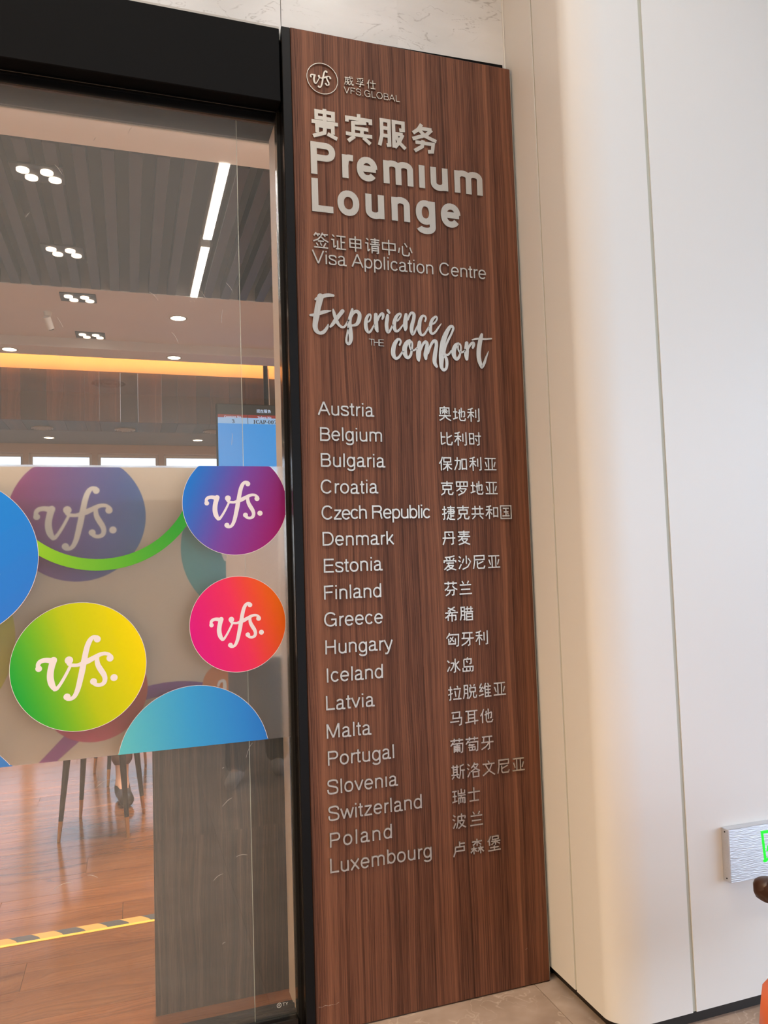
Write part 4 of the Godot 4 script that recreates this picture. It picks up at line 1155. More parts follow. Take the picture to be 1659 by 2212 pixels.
func sliding_door():
	var w = struct("door_1", "sliding glass door leaf behind the fixed glass")
	slab("pane", w, Vector3(-1.9, 0.014, -0.1115), Vector3(-0.156, 2.84, -0.1075), M.dusty_pane)
	slab("polished_edge", w, Vector3(-0.1558, 0.014, -0.1115), Vector3(-0.1545, 2.76, -0.1075), M.pane_edge)
	for k in 26:
		var sc = start()
		var low = k < 10
		var x = rng.randf_range(-0.80, -0.17)
		var y = rng.randf_range(0.12, 0.78) if low else rng.randf_range(1.70, 2.66)
		if k % 3 == 0:
			x = rng.randf_range(-0.26, -0.165)
		var l = rng.randf_range(0.006, 0.05)
		var a = rng.randf_range(-0.5, 1.4) if low else rng.randf_range(0.9, 2.4)
		var p = []
		for i in 4:
			var f = i / 3.0
			p.append(Vector3(x + cos(a) * l * f + rng.randf_range(-0.001, 0.001), y + sin(a) * l * f + 0.12 * l * sin(f * 3.0), 0.0006 + 0.0006 * sin(f * PI)))
		add_stroke(sc, smooth_stroke(p, 3), -0.1074, -0.10735)
		put(sc.commit(), M.scuff, "scratch", w)
	slab("printed_film", w, Vector3(-1.9, FILM_LO - 0.01, -0.1073), Vector3(-0.2135, FILM_HI, -0.1069), M.rear_film)
	var z = -0.1066
	var right = -0.2138
	var lo = FILM_LO - 0.01
	var discs = [
		[Vector2(-0.6247, 1.4977), 0.1834, [Color(0.62, 0.20, 0.50), Color(0.40, 0.34, 0.64), Color(0.20, 0.44, 0.72)], Vector2(1.0, -0.1), 0.1834],
		[Vector2(-0.1292, 1.3994), 0.2151, [Color(0.34, 0.68, 0.70), Color(0.26, 0.58, 0.68)], Vector2(1, 0), 0.0],
		[Vector2(-1.0490, 1.1670), 0.2620, [Color(0.60, 0.70, 0.20), Color(0.80, 0.78, 0.26)], Vector2(1, 0), 0.0],
		[Vector2(-0.5856, 1.0070), 0.1432, [Color(0.80, 0.22, 0.42), Color(0.88, 0.42, 0.24)], Vector2(0.6, 0.8), 0.0],
		[Vector2(-0.2255, 0.9936), 0.0633, [Color(0.86, 0.52, 0.26), Color(0.86, 0.52, 0.26)], Vector2(1, 0), 0.0]]
	for d in discs:
		printed(w, d[0], d[1], d[2], d[3], z, right, M.rear_print, M.rear_white, d[4], lo, FILM_HI)
	put(print_arc(0.33, 0.367, 65.0, 108.0, [Color(0.48, 0.32, 0.64), Color(0.52, 0.28, 0.62)]), M.rear_print, "printed_band", w, Vector3(-0.369, 0.6475, z - 0.0001))
	var st = start()
	for id in [[-0.731, lo], [-0.600, 0.955], [-0.560, 0.925], [-0.731, lo], [-0.560, 0.925], [-0.684, lo]]:
		st.set_normal(Vector3.BACK)
		st.set_color(lin(Color(0.58, 0.26, 0.58)))
		st.add_vertex(Vector3(id[0], id[1], z - 0.00012))
	put(st.commit(), M.rear_print, "printed_band", w)
	# pieces of two marks that the circles in front leave showing
	var s2 = start()
	add_disc(s2, Vector2(-0.2135 - 0.012, 1.395), 0.012, z, z + 0.0003)
	add_stroke(s2, smooth_stroke([Vector3(-0.2145, 1.425, 0.006), Vector3(-0.2185, 1.405, 0.012), Vector3(-0.2185, 1.38, 0.014), Vector3(-0.2145, 1.36, 0.006)]), z, z + 0.0003)
	put(s2.commit(), M.rear_white, "logo_fragment", w)
	var s3 = start()
	add_stroke(s3, smooth_stroke([Vector3(-0.243, 0.992, 0.007), Vector3(-0.238, 1.003, 0.008), Vector3(-0.226, 1.004, 0.009), Vector3(-0.224, 0.985, 0.011), Vector3(-0.228, 0.965, 0.010)]), z, z + 0.0003, false, true)
	put(s3.commit(), M.rear_white, "logo_fragment", w)

# ------------------------------------------------------------------ lights of the lounge
func spot(parent, at, energy, color, angle, size = 0.05, aim = Vector3.DOWN):
	var l := SpotLight3D.new()
	l.name = "lamp_beam"
	parent.add_child(l, true)
	l.position = at
	if absf(aim.y) > 0.99:
		l.rotation = Vector3(-PI / 2, 0, 0)
	else:
		l.look_at_from_position(at, at + aim, Vector3.UP)
	l.light_color = color
	l.light_energy = energy
	l.light_size = size
	l.spot_angle = angle
	l.spot_range = 14.0
	l.spot_attenuation = 2.0
	l.spot_angle_attenuation = 0.8
	l.shadow_enabled = true

func area(parent, at, size, energy, color, rot):
	var l := AreaLight3D.new()
	l.name = "lamp_panel"
	parent.add_child(l, true)
	l.position = at
	l.rotation = rot
	l.area_size = size
	l.light_energy = energy
	l.light_color = color
	l.area_range = 14.0
	l.shadow_enabled = true

const WARM = Color(1.0, 0.85, 0.66)
const ENTRY = Color(1.0, 0.98, 0.95)
const NEUTRAL = Color(1.0, 0.975, 0.95)
func downlight(at, r, label, group, energy, color):
	var t = thing("downlight", label, "ceiling light", at, 0.0, group)
	var st = start()
	add_lathe(st, Vector3.ZERO, [Vector2(r * 1.25, 0.0), Vector2(r * 1.22, -0.004), Vector2(r * 1.0, -0.005), Vector2(r * 0.98, -0.001)], 28)
	put(st.commit(), M.lamp_trim, "trim_ring", t)
	var s2 = start()
	add_bar(s2, Vector3(0, -0.0005, 0), Vector3(0, -0.003, 0), r, r, 28)
	put(s2.commit(), M.lamp_on, "lens", t)
	spot(t, Vector3(0, -0.012, 0), energy, color, 62.0, r)

func lounge_lights():
	M.lamp_on = glow(Color(1.0, 0.93, 0.80), 9.0)
	M.strip_on = glow(Color(1.0, 0.98, 0.92), 7.0)
	M.cove_on = glow(Color(1.0, 0.72, 0.38), 4.0)
	# two strip lights end to end between the slats
	for i in 2:
		var z0 = [-1.238, -2.212][i]
		var z1 = [-2.100, -3.078][i]
		var t = thing("strip_light", ["bright linear strip light between slats at the slat band's entrance end", "bright linear strip light between slats at the slat band's window end"][i], "ceiling light", Vector3(-0.05, 3.2, (z0 + z1) * 0.5), 0.0, "strip lights between the slats")
		var l = z0 - z1
		slab("housing", t, Vector3(-0.028, 0.0, -l * 0.5), Vector3(0.028, 0.07, l * 0.5), M.lamp_trim, 0.002)
		slab("diffuser", t, Vector3(-0.023, -0.006, -l * 0.5 + 0.004), Vector3(0.023, 0.0, l * 0.5 - 0.004), M.strip_on, 0.001)
		area(t, Vector3(0, -0.010, 0), Vector2(0.046, l), 7.5, NEUTRAL, Vector3(-PI / 2, 0, 0))
	# twin-lens grille lights; the second lens pair in each imitates a ghost image
	var quads = [Vector3(-0.875, 3.2, -1.545), Vector3(-0.838, 3.2, -2.46), Vector3(-0.803, 3.2, -3.26), Vector3(-0.779, 3.28, -4.42)]
	for i in 4:
		var words = ["dark grille light with two lenses and their ghost images among the slats, first behind the glass", "dark grille light with two lenses and their ghost images among the slats, second behind the glass", "dark grille light with two lenses and their ghost images just past the slats", "dark grille light with two lenses and their ghost images in the ceiling tray"]
		var t = thing("grille_light", words[i], "ceiling light", quads[i], 0.0, "twin-lens grille lights with ghost images")
		slab("plate", t, Vector3(-0.115, -0.008, -0.085), Vector3(0.115, 0.0, 0.085), M.dark_trim, 0.003)
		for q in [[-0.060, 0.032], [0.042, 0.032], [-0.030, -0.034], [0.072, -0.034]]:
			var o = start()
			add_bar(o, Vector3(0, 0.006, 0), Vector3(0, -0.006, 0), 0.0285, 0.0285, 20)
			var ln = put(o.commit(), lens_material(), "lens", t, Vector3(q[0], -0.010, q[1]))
			ln.set_meta("label", "glowing round disc, two lenses and two ghost images per light")
		spot(t, Vector3(0, -0.03, 0), 3.4, NEUTRAL, 55.0, 0.06)
	downlight(Vector3(-0.126, 3.2, -3.57), 0.055, "round downlight at the ceiling tray edge", "", 4.2, NEUTRAL)
	downlight(Vector3(-0.097, 3.2, -4.70), 0.055, "round downlight beside the lit cove, next to the hanging screen", "", 4.2, NEUTRAL)
	downlight(Vector3(-1.425, 3.2, -4.70), 0.055, "round downlight beside the lit cove, far from the hanging screen", "", 4.2, NEUTRAL)
	downlight(Vector3(-1.288, 2.745, -6.46), 0.05, "small downlight in the grey rear ceiling, far from the hanging screen", "", 1.7, NEUTRAL)
	downlight(Vector3(0.244, 2.745, -6.46), 0.05, "small downlight in the grey rear ceiling, behind the hanging screen", "", 1.7, NEUTRAL)
	# unseen strip added above the entrance soffit to brighten the ceiling behind it
	var e = thing("added_soffit_light", "added unseen light strip brightening the ceiling behind the entrance soffit", "cove light", Vector3(-1.0, 3.155, -0.755))
	slab("profile", e, Vector3(-3.9, -0.010, 0.0), Vector3(3.9, 0.010, 0.012), M.lamp_trim)
	slab("diffuser", e, Vector3(-3.9, -0.007, -0.004), Vector3(3.9, 0.007, -0.0005), glow(NEUTRAL, 1.5))
	area(e, Vector3(0, 0, -0.008), Vector2(7.8, 0.014), 1.0, NEUTRAL, Vector3(0.5, 0, 0))
	# warm strip hidden in the cove
	var c = thing("cove_light", "warm light strip hidden in the ceiling cove", "cove light", Vector3(-1.0, 3.352, -4.848))
	slab("profile", c, Vector3(-3.9, -0.012, -0.004), Vector3(3.9, 0.012, 0.014), M.lamp_trim)
	slab("diffuser", c, Vector3(-3.9, -0.009, -0.010), Vector3(3.9, 0.009, -0.004), M.cove_on)
	area(c, Vector3(0, 0, -0.014), Vector2(7.8, 0.02), 6.0, Color(1.0, 0.68, 0.34), Vector3.ZERO)

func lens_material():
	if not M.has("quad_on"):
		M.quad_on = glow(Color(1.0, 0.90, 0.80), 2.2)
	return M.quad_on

# ------------------------------------------------------------------ things in the lounge
func lounge_things():
	# hanging screen
	var t = thing("hanging_screen", "queue screen hanging on a pole, blue with a red column header", "screen", Vector3(0.793, 2.23, -5.085))
	slab("housing", t, Vector3(-0.49, 0.0, -0.045), Vector3(0.49, 0.651, -0.002), M.black, 0.004)
	M.scr_blue = glow(Color(0.04, 0.56, 0.87), 0.95, Color(0.02, 0.05, 0.1))
	M.scr_dark = glow(Color(0.05, 0.045, 0.04), 0.6, Color(0.03, 0.03, 0.03))
	M.scr_red = glow(Color(0.60, 0.12, 0.10), 0.75, Color(0.05, 0.02, 0.02))
	M.scr_pale = glow(Color(0.60, 0.76, 0.92), 0.8, Color(0.1, 0.1, 0.1))
	M.scr_text = glow(Color(0.80, 0.88, 1.0), 0.9, Color(0.1, 0.1, 0.1))
	var d = put(box_mesh(Vector3(0.95, 0.45, 0.002)), M.scr_blue, "display", t, Vector3(0.0, 0.235, 0.0))
	put(box_mesh(Vector3(0.95, 0.094, 0.002)), M.scr_dark, "display_header", t, Vector3(0.0, 0.596, 0.0))
	put(box_mesh(Vector3(0.95, 0.029, 0.0021)), M.scr_red, "display_column_bar", t, Vector3(0.0, 0.5330, 0.0))
	put(box_mesh(Vector3(0.95, 0.058, 0.0021)), M.scr_pale, "display_row", t, Vector3(0.0, 0.489, 0.0))
	put(box_mesh(Vector3(0.005, 0.09, 0.0024)), M.scr_dark, "display_divider", t, Vector3(-0.19, 0.504, 0.0001))
	text_line(d, "screen_title", "现在服务", -0.105, 0.035, 0.335, 0.034, 11.0, 0.0012, M.scr_text)
	serif(d, "Counter No", Vector3(-0.335, 0.290, 0.0012), 0.020, M.scr_text)
	serif(d, "Token No", Vector3(-0.03, 0.290, 0.0012), 0.020, M.scr_text)
	serif(d, "3", Vector3(-0.330, 0.246, 0.0012), 0.036, M.black)
	serif(d, "ICAP-007", Vector3(-0.025, 0.246, 0.0012), 0.036, M.black)
	var pole = bar("pole", t, Vector3(0.0, 0.53, -0.06), Vector3(0.0, 1.27, -0.06), 0.022, 0.022, M.black)
	pole.set_meta("label", "black ceiling pole")
	slab("bracket", t, Vector3(-0.10, 0.38, -0.075), Vector3(0.10, 0.54, -0.0455), M.black, 0.003)
	bar("cable", t, Vector3(0.03, 0.64, -0.05), Vector3(0.027, 1.23, -0.055), 0.004, 0.004, M.window_white, 6)
	# security camera under the tray edge
	var s = thing("security_camera", "small white security camera under the ceiling tray edge", "camera", Vector3(-1.03, 3.2, -3.63))
	bar("mount", s, Vector3(0, 0, 0), Vector3(0, -0.03, 0), 0.03, 0.022, M.window_white)
	bar("body", s, Vector3(-0.005, -0.045, 0.03), Vector3(0.02, -0.115, -0.02), 0.026, 0.024, M.window_white, 16)
	bar("lens", s, Vector3(0.0202, -0.1155, -0.0203), Vector3(0.022, -0.121, -0.024), 0.018, 0.018, M.gasket, 14)
	# round air diffusers in the valance underside
	for i in 3:
		var v = thing("air_diffuser", ["round ceiling air diffuser under the timber valance, far from the hanging screen", "round ceiling air diffuser under the timber valance, middle of three", "round ceiling air diffuser under the timber valance, behind the hanging screen"][i], "air vent", Vector3([-1.288, -0.524, 0.342][i], 2.735, -5.80), 0.0, "air diffusers under the timber valance")
		vent(v, 0.10)
	# hazard tape
	var tp = thing("hazard_tape", "yellow and black hazard tape across the lounge floor", "floor tape", Vector3(-0.9, 0.0, -0.93))
	slab("yellow_line", tp, Vector3(-2.0, 0.0002, 0.0), Vector3(1.9, 0.0022, 0.017), M.yellow_tape)
	for k in 44:
		var x = -2.0 + k * 0.0775 + 0.071 - 0.0775
		var st = start()
		var a = []
		var b = []
		for q in 6:
			var f = q / 5.0
			var bend = 0.038 * pow(f, 1.6)
			a.append(Vector3(x - bend, 0.0010, -0.0005 - 0.050 * f))
			b.append(Vector3(x + 0.0770 - bend, 0.0010, -0.0005 - 0.050 * f))
		for q in 5:
			poly(st, [a[q], b[q], b[q + 1], a[q + 1]], Vector3.UP)
		put(st.commit(), M.black_tape if k % 2 == 0 else M.dirty_yellow, "tape_patch", tp)
	# dining-style chair seen below the film
	lounge_chair(Vector3(-0.637, 0, -2.122), -0.22, "dark lounge chair with brass-tipped black legs, alone before the seated person")
	lounge_chair(Vector3(-0.52, 0, -3.14), 3.4, "dark lounge chair under the seated person")

func serif(parent, words, at, cap, m):
	var f := SystemFont.new()
	f.font_names = PackedStringArray(["Droid Serif"])
	f.font_weight = 700
	var tm := TextMesh.new()
	tm.font = f
	tm.text = words
	tm.font_size = 48
	tm.depth = 0.001
	tm.pixel_size = cap / 34.0
	put(tm, m, "screen_text", parent, at)

func vent(v, r):
	for k in 4:
		var st = start()
		var r1 = r * (1.0 - 0.22 * k)
		add_lathe(st, Vector3.ZERO, [Vector2(r1, 0.0), Vector2(r1, -0.010 - 0.004 * k), Vector2(r1 - 0.012, -0.014 - 0.004 * k), Vector2(r1 - 0.016, -0.002)], 32)
		put(st.commit(), M.lamp_trim, "vent_ring", v)
	bar("vent_core", v, Vector3(0, -0.001, 0), Vector3(0, -0.004, 0), r * 0.95, r * 0.95, M.dark_trim, 32)

func lounge_chair(at, turn, label):
	var c = thing("lounge_chair", label, "chair", at, turn, "lounge chairs")
	var feet = [Vector3(-0.168, 0, 0.178), Vector3(0.168, 0, 0.178), Vector3(-0.168, 0, -0.19), Vector3(0.168, 0, -0.19)]
	for f in feet:
		var top = Vector3(f.x * 0.80, 0.41, f.z * 0.80)
		var mid = f.lerp(top, 0.24)
		var l = bar("leg", c, mid, top, 0.0115, 0.018, M.leg_black)
		bar("leg_tip", l, f, mid, 0.008, 0.0112, M.brass)
	round_part("seat", c, Vector3(0, 0.445, 0), Vector3(0.235, 0.045, 0.225), M.fabric_dark, 0.5, 0.45)
	var st = start()
	for i in 12:
		for k in 6:
			var p = []
			for q in [[0, 0], [1, 0], [1, 1], [0, 1]]:
				var a = lerpf(-1.15, 1.15, (i + q[0]) / 12.0)
				var h = lerpf(0.47, 0.80 - 0.03 * a * a, (k + q[1]) / 6.0)
				p.append([a, h])
			for side in [0.0, 0.035]:
				var pts = []
				var ns = []
				for e in p:
					var rr = 0.235 + 0.04 * (e[1] - 0.47) / 0.33 - side
					pts.append(Vector3(rr * sin(e[0]), e[1], 0.02 + rr * 0.9 * cos(e[0])))
					ns.append(Vector3(sin(e[0]), 0, cos(e[0])) * (1.0 if side == 0.0 else -1.0))
				smooth_quad(st, pts, ns)
	var rim = []
	for i in 25:
		var a = lerpf(-1.15, 1.15, i / 24.0)
		rim.append(Vector3(0.2575 * sin(a), 0.80 - 0.03 * a * a, 0.02 + 0.2575 * 0.9 * cos(a)))
	for i in 24:
		add_bar(st, rim[i], rim[i + 1], 0.018, 0.018, 8)
	for e in [-1.15, 1.15]:
		add_bar(st, Vector3(0.2175 * sin(e), 0.47, 0.02 + 0.2175 * 0.9 * cos(e)), Vector3(0.2575 * sin(e), 0.80 - 0.03 * e * e, 0.02 + 0.2575 * 0.9 * cos(e)), 0.018, 0.018, 8)
	put(st.commit(), M.fabric_dark, "backrest", c)

# ------------------------------------------------------------------ lobby lamps
func lobby_lights():
	var spots = [Vector3(-1.7, LOBBY_H, 1.3), Vector3(-0.6, LOBBY_H, 1.3), Vector3(0.5, LOBBY_H, 1.3), Vector3(-3.1, LOBBY_H, 1.0), Vector3(-3.1, LOBBY_H, 2.6), Vector3(-3.1, LOBBY_H, 4.2)]
	for i in spots.size():
		if i < 3:
			downlight(spots[i], 0.075, ["warm round downlight in the lobby ceiling over the glass doors, away from the jamb", "warm round downlight in the lobby ceiling over the black jamb", "warm round downlight in the lobby ceiling over the wood sign"][i], "downlights before the entrance", 3.4, ENTRY)
		else:
			downlight(spots[i], 0.075, ["first warm lobby downlight along the side wall from the stone wall", "second warm lobby downlight along the side wall from the stone wall", "third warm lobby downlight along the side wall from the stone wall"][i - 3], "downlights along the warm side wall", 19.0, WARM)
	var v = thing("air_diffuser", "large round air diffuser in the white lobby ceiling", "air vent", Vector3(-0.82, LOBBY_H, 11.75))
	vent(v, 0.30)

# ------------------------------------------------------------------ things in the lobby
func lobby_things():
	# emergency exit light on the white panel
	var e = thing("exit_sign", "brushed aluminium exit light with a green running figure on white panel", "exit sign", Vector3(1.148, 0.384, 0.3505))
	e.rotation.z = -0.012
	var lx = 0.37
	slab("housing", e, Vector3(0.0, 0.0, 0.0), Vector3(lx, 0.150, 0.026), M.aluminium, 0.001)
	slab("face", e, Vector3(0.0, 0.0, 0.0262), Vector3(lx, 0.150, 0.0285), M.aluminium, 0.0006)
	for q in [-0.002, lx + 0.0002]:
		var cap = slab("end_cap", e, Vector3(q, 0.0005, 0.0003), Vector3(q + 0.0018, 0.1495, 0.0282), M.aluminium, 0.0004)
		for sy in [-0.066, 0.066]:
			bar("screw", cap, Vector3(-0.0018 if q < 0.0 else 0.0018, sy, 0.0), Vector3(0.0, sy, 0.0), 0.0022, 0.0022, M.gasket, 10)
	M.green = glow(Color(0.0, 0.95, 0.12), 1.1, Color(0.0, 0.35, 0.06))
	var st = start()
	add_stroke(st, [Vector3(0.128, 0.042, 0.0085), Vector3(0.120, 0.128, 0.0085), Vector3(0.205, 0.128, 0.0085), Vector3(0.205, 0.028, 0.0085)], 0.0285, 0.0290)
	put(st.commit(), M.green, "lit_doorway", e)
	var fg = start()
	add_disc(fg, Vector2(0.163, 0.108), 0.009, 0.0285, 0.0290)
	for s in [[Vector3(0.160, 0.096, 0.014), Vector3(0.152, 0.068, 0.013)], [Vector3(0.158, 0.092, 0.007), Vector3(0.176, 0.084, 0.006), Vector3(0.182, 0.093, 0.005)], [Vector3(0.158, 0.093, 0.007), Vector3(0.140, 0.086, 0.006), Vector3(0.136, 0.074, 0.005)], [Vector3(0.153, 0.070, 0.009), Vector3(0.170, 0.057, 0.008), Vector3(0.165, 0.035, 0.007)], [Vector3(0.151, 0.070, 0.009), Vector3(0.140, 0.050, 0.008), Vector3(0.122, 0.046, 0.006)]]:
		add_stroke(fg, s, 0.0285, 0.0289, false, true)
	put(fg.commit(), M.green, "lit_running_figure", e)
	var ar = start()
	add_stroke(ar, [Vector3(0.225, 0.078, 0.012), Vector3(0.275, 0.078, 0.012)], 0.0285, 0.0290)
	add_stroke(ar, [Vector3(0.258, 0.105, 0.012), Vector3(0.285, 0.078, 0.012), Vector3(0.258, 0.051, 0.012)], 0.0285, 0.0289)
	put(ar.commit(), M.green, "lit_arrow", e)
	# armchair standing by the white wall
	var c = thing("armchair", "orange leather armchair with dark brown armrests beside the white wall", "chair", Vector3(1.095, 0, 1.10))
	round_part("seat", c, Vector3(0.0, 0.355, 0.05), Vector3(0.395, 0.115, 0.36), M.orange, 0.55, 0.6)
	round_part("backrest", c, Vector3(0.0, 0.62, 0.36), Vector3(0.27, 0.22, 0.07), M.orange, 0.55, 0.5)
	for sx in [-1.0, 1.0]:
		var arm = start()
		var path = [Vector3(sx * 0.285, 0.612, -0.235), Vector3(sx * 0.292, 0.618, -0.02), Vector3(sx * 0.288, 0.624, 0.22), Vector3(sx * 0.26, 0.63, 0.33)]
		for i in 3:
			add_bar(arm, path[i], path[i + 1], 0.024, 0.024, 12)
			add_round(arm, path[i], Vector3(0.0245, 0.0245, 0.026), 0.7, 0.7, 14)
		put(arm.commit(), M.arm_wood, "armrest", c)
		for z in [-0.17, 0.30]:
			bar("leg", c, Vector3(sx * 0.30, 0.0, z), Vector3(sx * 0.29, 0.60, z * 0.9), 0.010, 0.012, M.leg_black)
		bar("side_rail", c, Vector3(sx * 0.295, 0.57, -0.17), Vector3(sx * 0.295, 0.53, 0.28), 0.008, 0.008, M.leg_black)

# ------------------------------------------------------------------ people
# Bones [ax, ay, az, ra, bx, by, bz, rb]; a smooth union of tapered capsules, meshed as surface nets.
func flesh(st, bones, cell, blend):
	var lo = Vector3(1e9, 1e9, 1e9)
	var hi = -lo
	for b in bones:
		for q in [0, 4]:
			var p = Vector3(b[q], b[q + 1], b[q + 2])
			var r = Vector3.ONE * (b[q + 3] + cell * 2.5)
			lo = lo.min(p - r)
			hi = hi.max(p + r)
	var nx = int((hi.x - lo.x) / cell) + 2
	var ny = int((hi.y - lo.y) / cell) + 2
	var nz = int((hi.z - lo.z) / cell) + 2
	var f := PackedFloat32Array()
	f.resize(nx * ny * nz)
	f.fill(10.0)
	for b in bones:
		var a = Vector3(b[0], b[1], b[2])
		var ab = Vector3(b[4], b[5], b[6]) - a
		var l2 = maxf(ab.length_squared(), 1e-9)
		var ra = b[3]
		var rb = b[7]
		var m = maxf(ra, rb) + blend + cell * 2.0
		var p0 = ((a.min(a + ab) - Vector3.ONE * m - lo) / cell).floor()
		var p1 = ((a.max(a + ab) + Vector3.ONE * m - lo) / cell).ceil()
		for k in range(maxi(0, int(p0.z)), mini(nz, int(p1.z) + 1)):
			for j in range(maxi(0, int(p0.y)), mini(ny, int(p1.y) + 1)):
				var row = (k * ny + j) * nx
				for i in range(maxi(0, int(p0.x)), mini(nx, int(p1.x) + 1)):
					var p = lo + Vector3(i, j, k) * cell - a
					var t = clampf(p.dot(ab) / l2, 0.0, 1.0)
					var d = (p - ab * t).length() - lerpf(ra, rb, t)
					var o = f[row + i]
					var h = maxf(blend - absf(o - d), 0.0) / blend
					f[row + i] = minf(o, d) - h * h * blend * 0.25
	var vid := {}
	var vp = []
	var vn = []
	var sx = 1
	var sy = nx
	var sz = nx * ny
	var corner = [0, sx, sy, sx + sy, sz, sx + sz, sy + sz, sx + sy + sz]
	var pairs = [[0, 1], [2, 3], [4, 5], [6, 7], [0, 2], [1, 3], [4, 6], [5, 7], [0, 4], [1, 5], [2, 6], [3, 7]]
	for k in nz - 1:
		for j in ny - 1:
			for i in nx - 1:
				var c = (k * ny + j) * nx + i
				var inside = 0
				for q in corner:
					if f[c + q] < 0.0:
						inside += 1
				if inside == 0 or inside == 8:
					continue
				var s = Vector3.ZERO
				var n = 0
				for e in pairs:
					var u = f[c + corner[e[0]]]
					var v = f[c + corner[e[1]]]
					if (u < 0.0) != (v < 0.0):
						var t = u / (u - v)
						var pa = Vector3(e[0] & 1, (e[0] >> 1) & 1, e[0] >> 2)
						var pb = Vector3(e[1] & 1, (e[1] >> 1) & 1, e[1] >> 2)
						s += pa.lerp(pb, t)
						n += 1
				vid[c] = vp.size()
				vp.append(lo + (Vector3(i, j, k) + s / n) * cell)
				var g = Vector3(f[c + 1] - f[c] + f[c + 7 * 0 + sx + sy + sz] - f[c + sy + sz], f[c + sy] - f[c] + f[c + sx + sy + sz] - f[c + sx + sz], f[c + sz] - f[c] + f[c + sx + sy + sz] - f[c + sx + sy])
				vn.append(g.normalized())
	for c in vid:
		var axes = [[sx, sy, sz], [sy, sz, sx], [sz, sx, sy]]
		for a in axes:
			if (f[c] < 0.0) == (f[c + a[0]] < 0.0):
				continue
			var ids = [c, c - a[1], c - a[1] - a[2], c - a[2]]
			if not (vid.has(ids[1]) and vid.has(ids[2]) and vid.has(ids[3])):
				continue
			var p = []
			var nn = []
			for q in ids:
				p.append(vp[vid[q]])
				nn.append(vn[vid[q]])
			smooth_quad(st, p, nn)

func hand_bones(w, dir, side, across):
	# palm and five fingers hanging from the wrist w along dir; side points to the thumb
	var b = []
	var palm = w + dir * 0.075
	b.append([w.x, w.y, w.z, 0.024, palm.x, palm.y, palm.z, 0.022])
	for k in 4:
		var o = side * (0.028 - 0.0187 * k)
		var root = w + dir * 0.085 + o
		b.append([w.x + o.x * 0.4 + dir.x * 0.03, w.y + o.y * 0.4 + dir.y * 0.03, w.z + o.z * 0.4 + dir.z * 0.03, 0.013, root.x, root.y, root.z, 0.011])
		var l = [0.036, 0.041, 0.038, 0.030][k]
		var k1 = root + dir * l + across * 0.008
		var k2 = k1 + dir * l * 0.62 + across * 0.014
		b.append([root.x, root.y, root.z, 0.0095, k1.x, k1.y, k1.z, 0.0088])
		b.append([k1.x, k1.y, k1.z, 0.0088, k2.x, k2.y, k2.z, 0.0078])
	var t0 = w + dir * 0.03 + side * 0.022
	var t1 = w + dir * 0.062 + side * 0.048 + across * 0.01
	var t2 = t1 + dir * 0.030 + side * 0.006 + across * 0.008
	b.append([t0.x, t0.y, t0.z, 0.013, t1.x, t1.y, t1.z, 0.0105])
	b.append([t1.x, t1.y, t1.z, 0.0105, t2.x, t2.y, t2.z, 0.0088])
	return b

func bone(a, ra, b, rb):
	return [a.x, a.y, a.z, ra, b.x, b.y, b.z, rb]

func head_bones(c):
	# c is the centre of the head, the face towards -z
	return [bone(c + Vector3(0, 0.035, 0.018), 0.080, c + Vector3(0, 0.01, -0.012), 0.076), bone(c + Vector3(0, -0.03, -0.03), 0.060, c + Vector3(0, -0.075, -0.055), 0.036),
		bone(c + Vector3(0, 0.005, -0.088), 0.008, c + Vector3(0, -0.025, -0.102), 0.012), bone(c + Vector3(-0.080, 0.0, 0.0), 0.012, c + Vector3(-0.084, -0.035, -0.004), 0.010), bone(c + Vector3(0.080, 0.0, 0.0), 0.012, c + Vector3(0.084, -0.035, -0.004), 0.010),
		bone(c + Vector3(-0.018, -0.058, -0.088), 0.007, c + Vector3(0.018, -0.058, -0.088), 0.007)]

func face(parent, c):
	for sx in [-1.0, 1.0]:
		var e = start()
		add_round(e, Vector3(0.033 * sx, 0.008, -0.0775), Vector3(0.012, 0.008, 0.008), 1.0, 1.0, 12)
		put(e.commit(), M.window_white, "eye", parent, c)
		var i = start()
		add_round(i, Vector3(0.033 * sx, 0.008, -0.0835), Vector3(0.0055, 0.0055, 0.004), 1.0, 1.0, 10)
		put(i.commit(), M.gasket, "iris", parent, c)

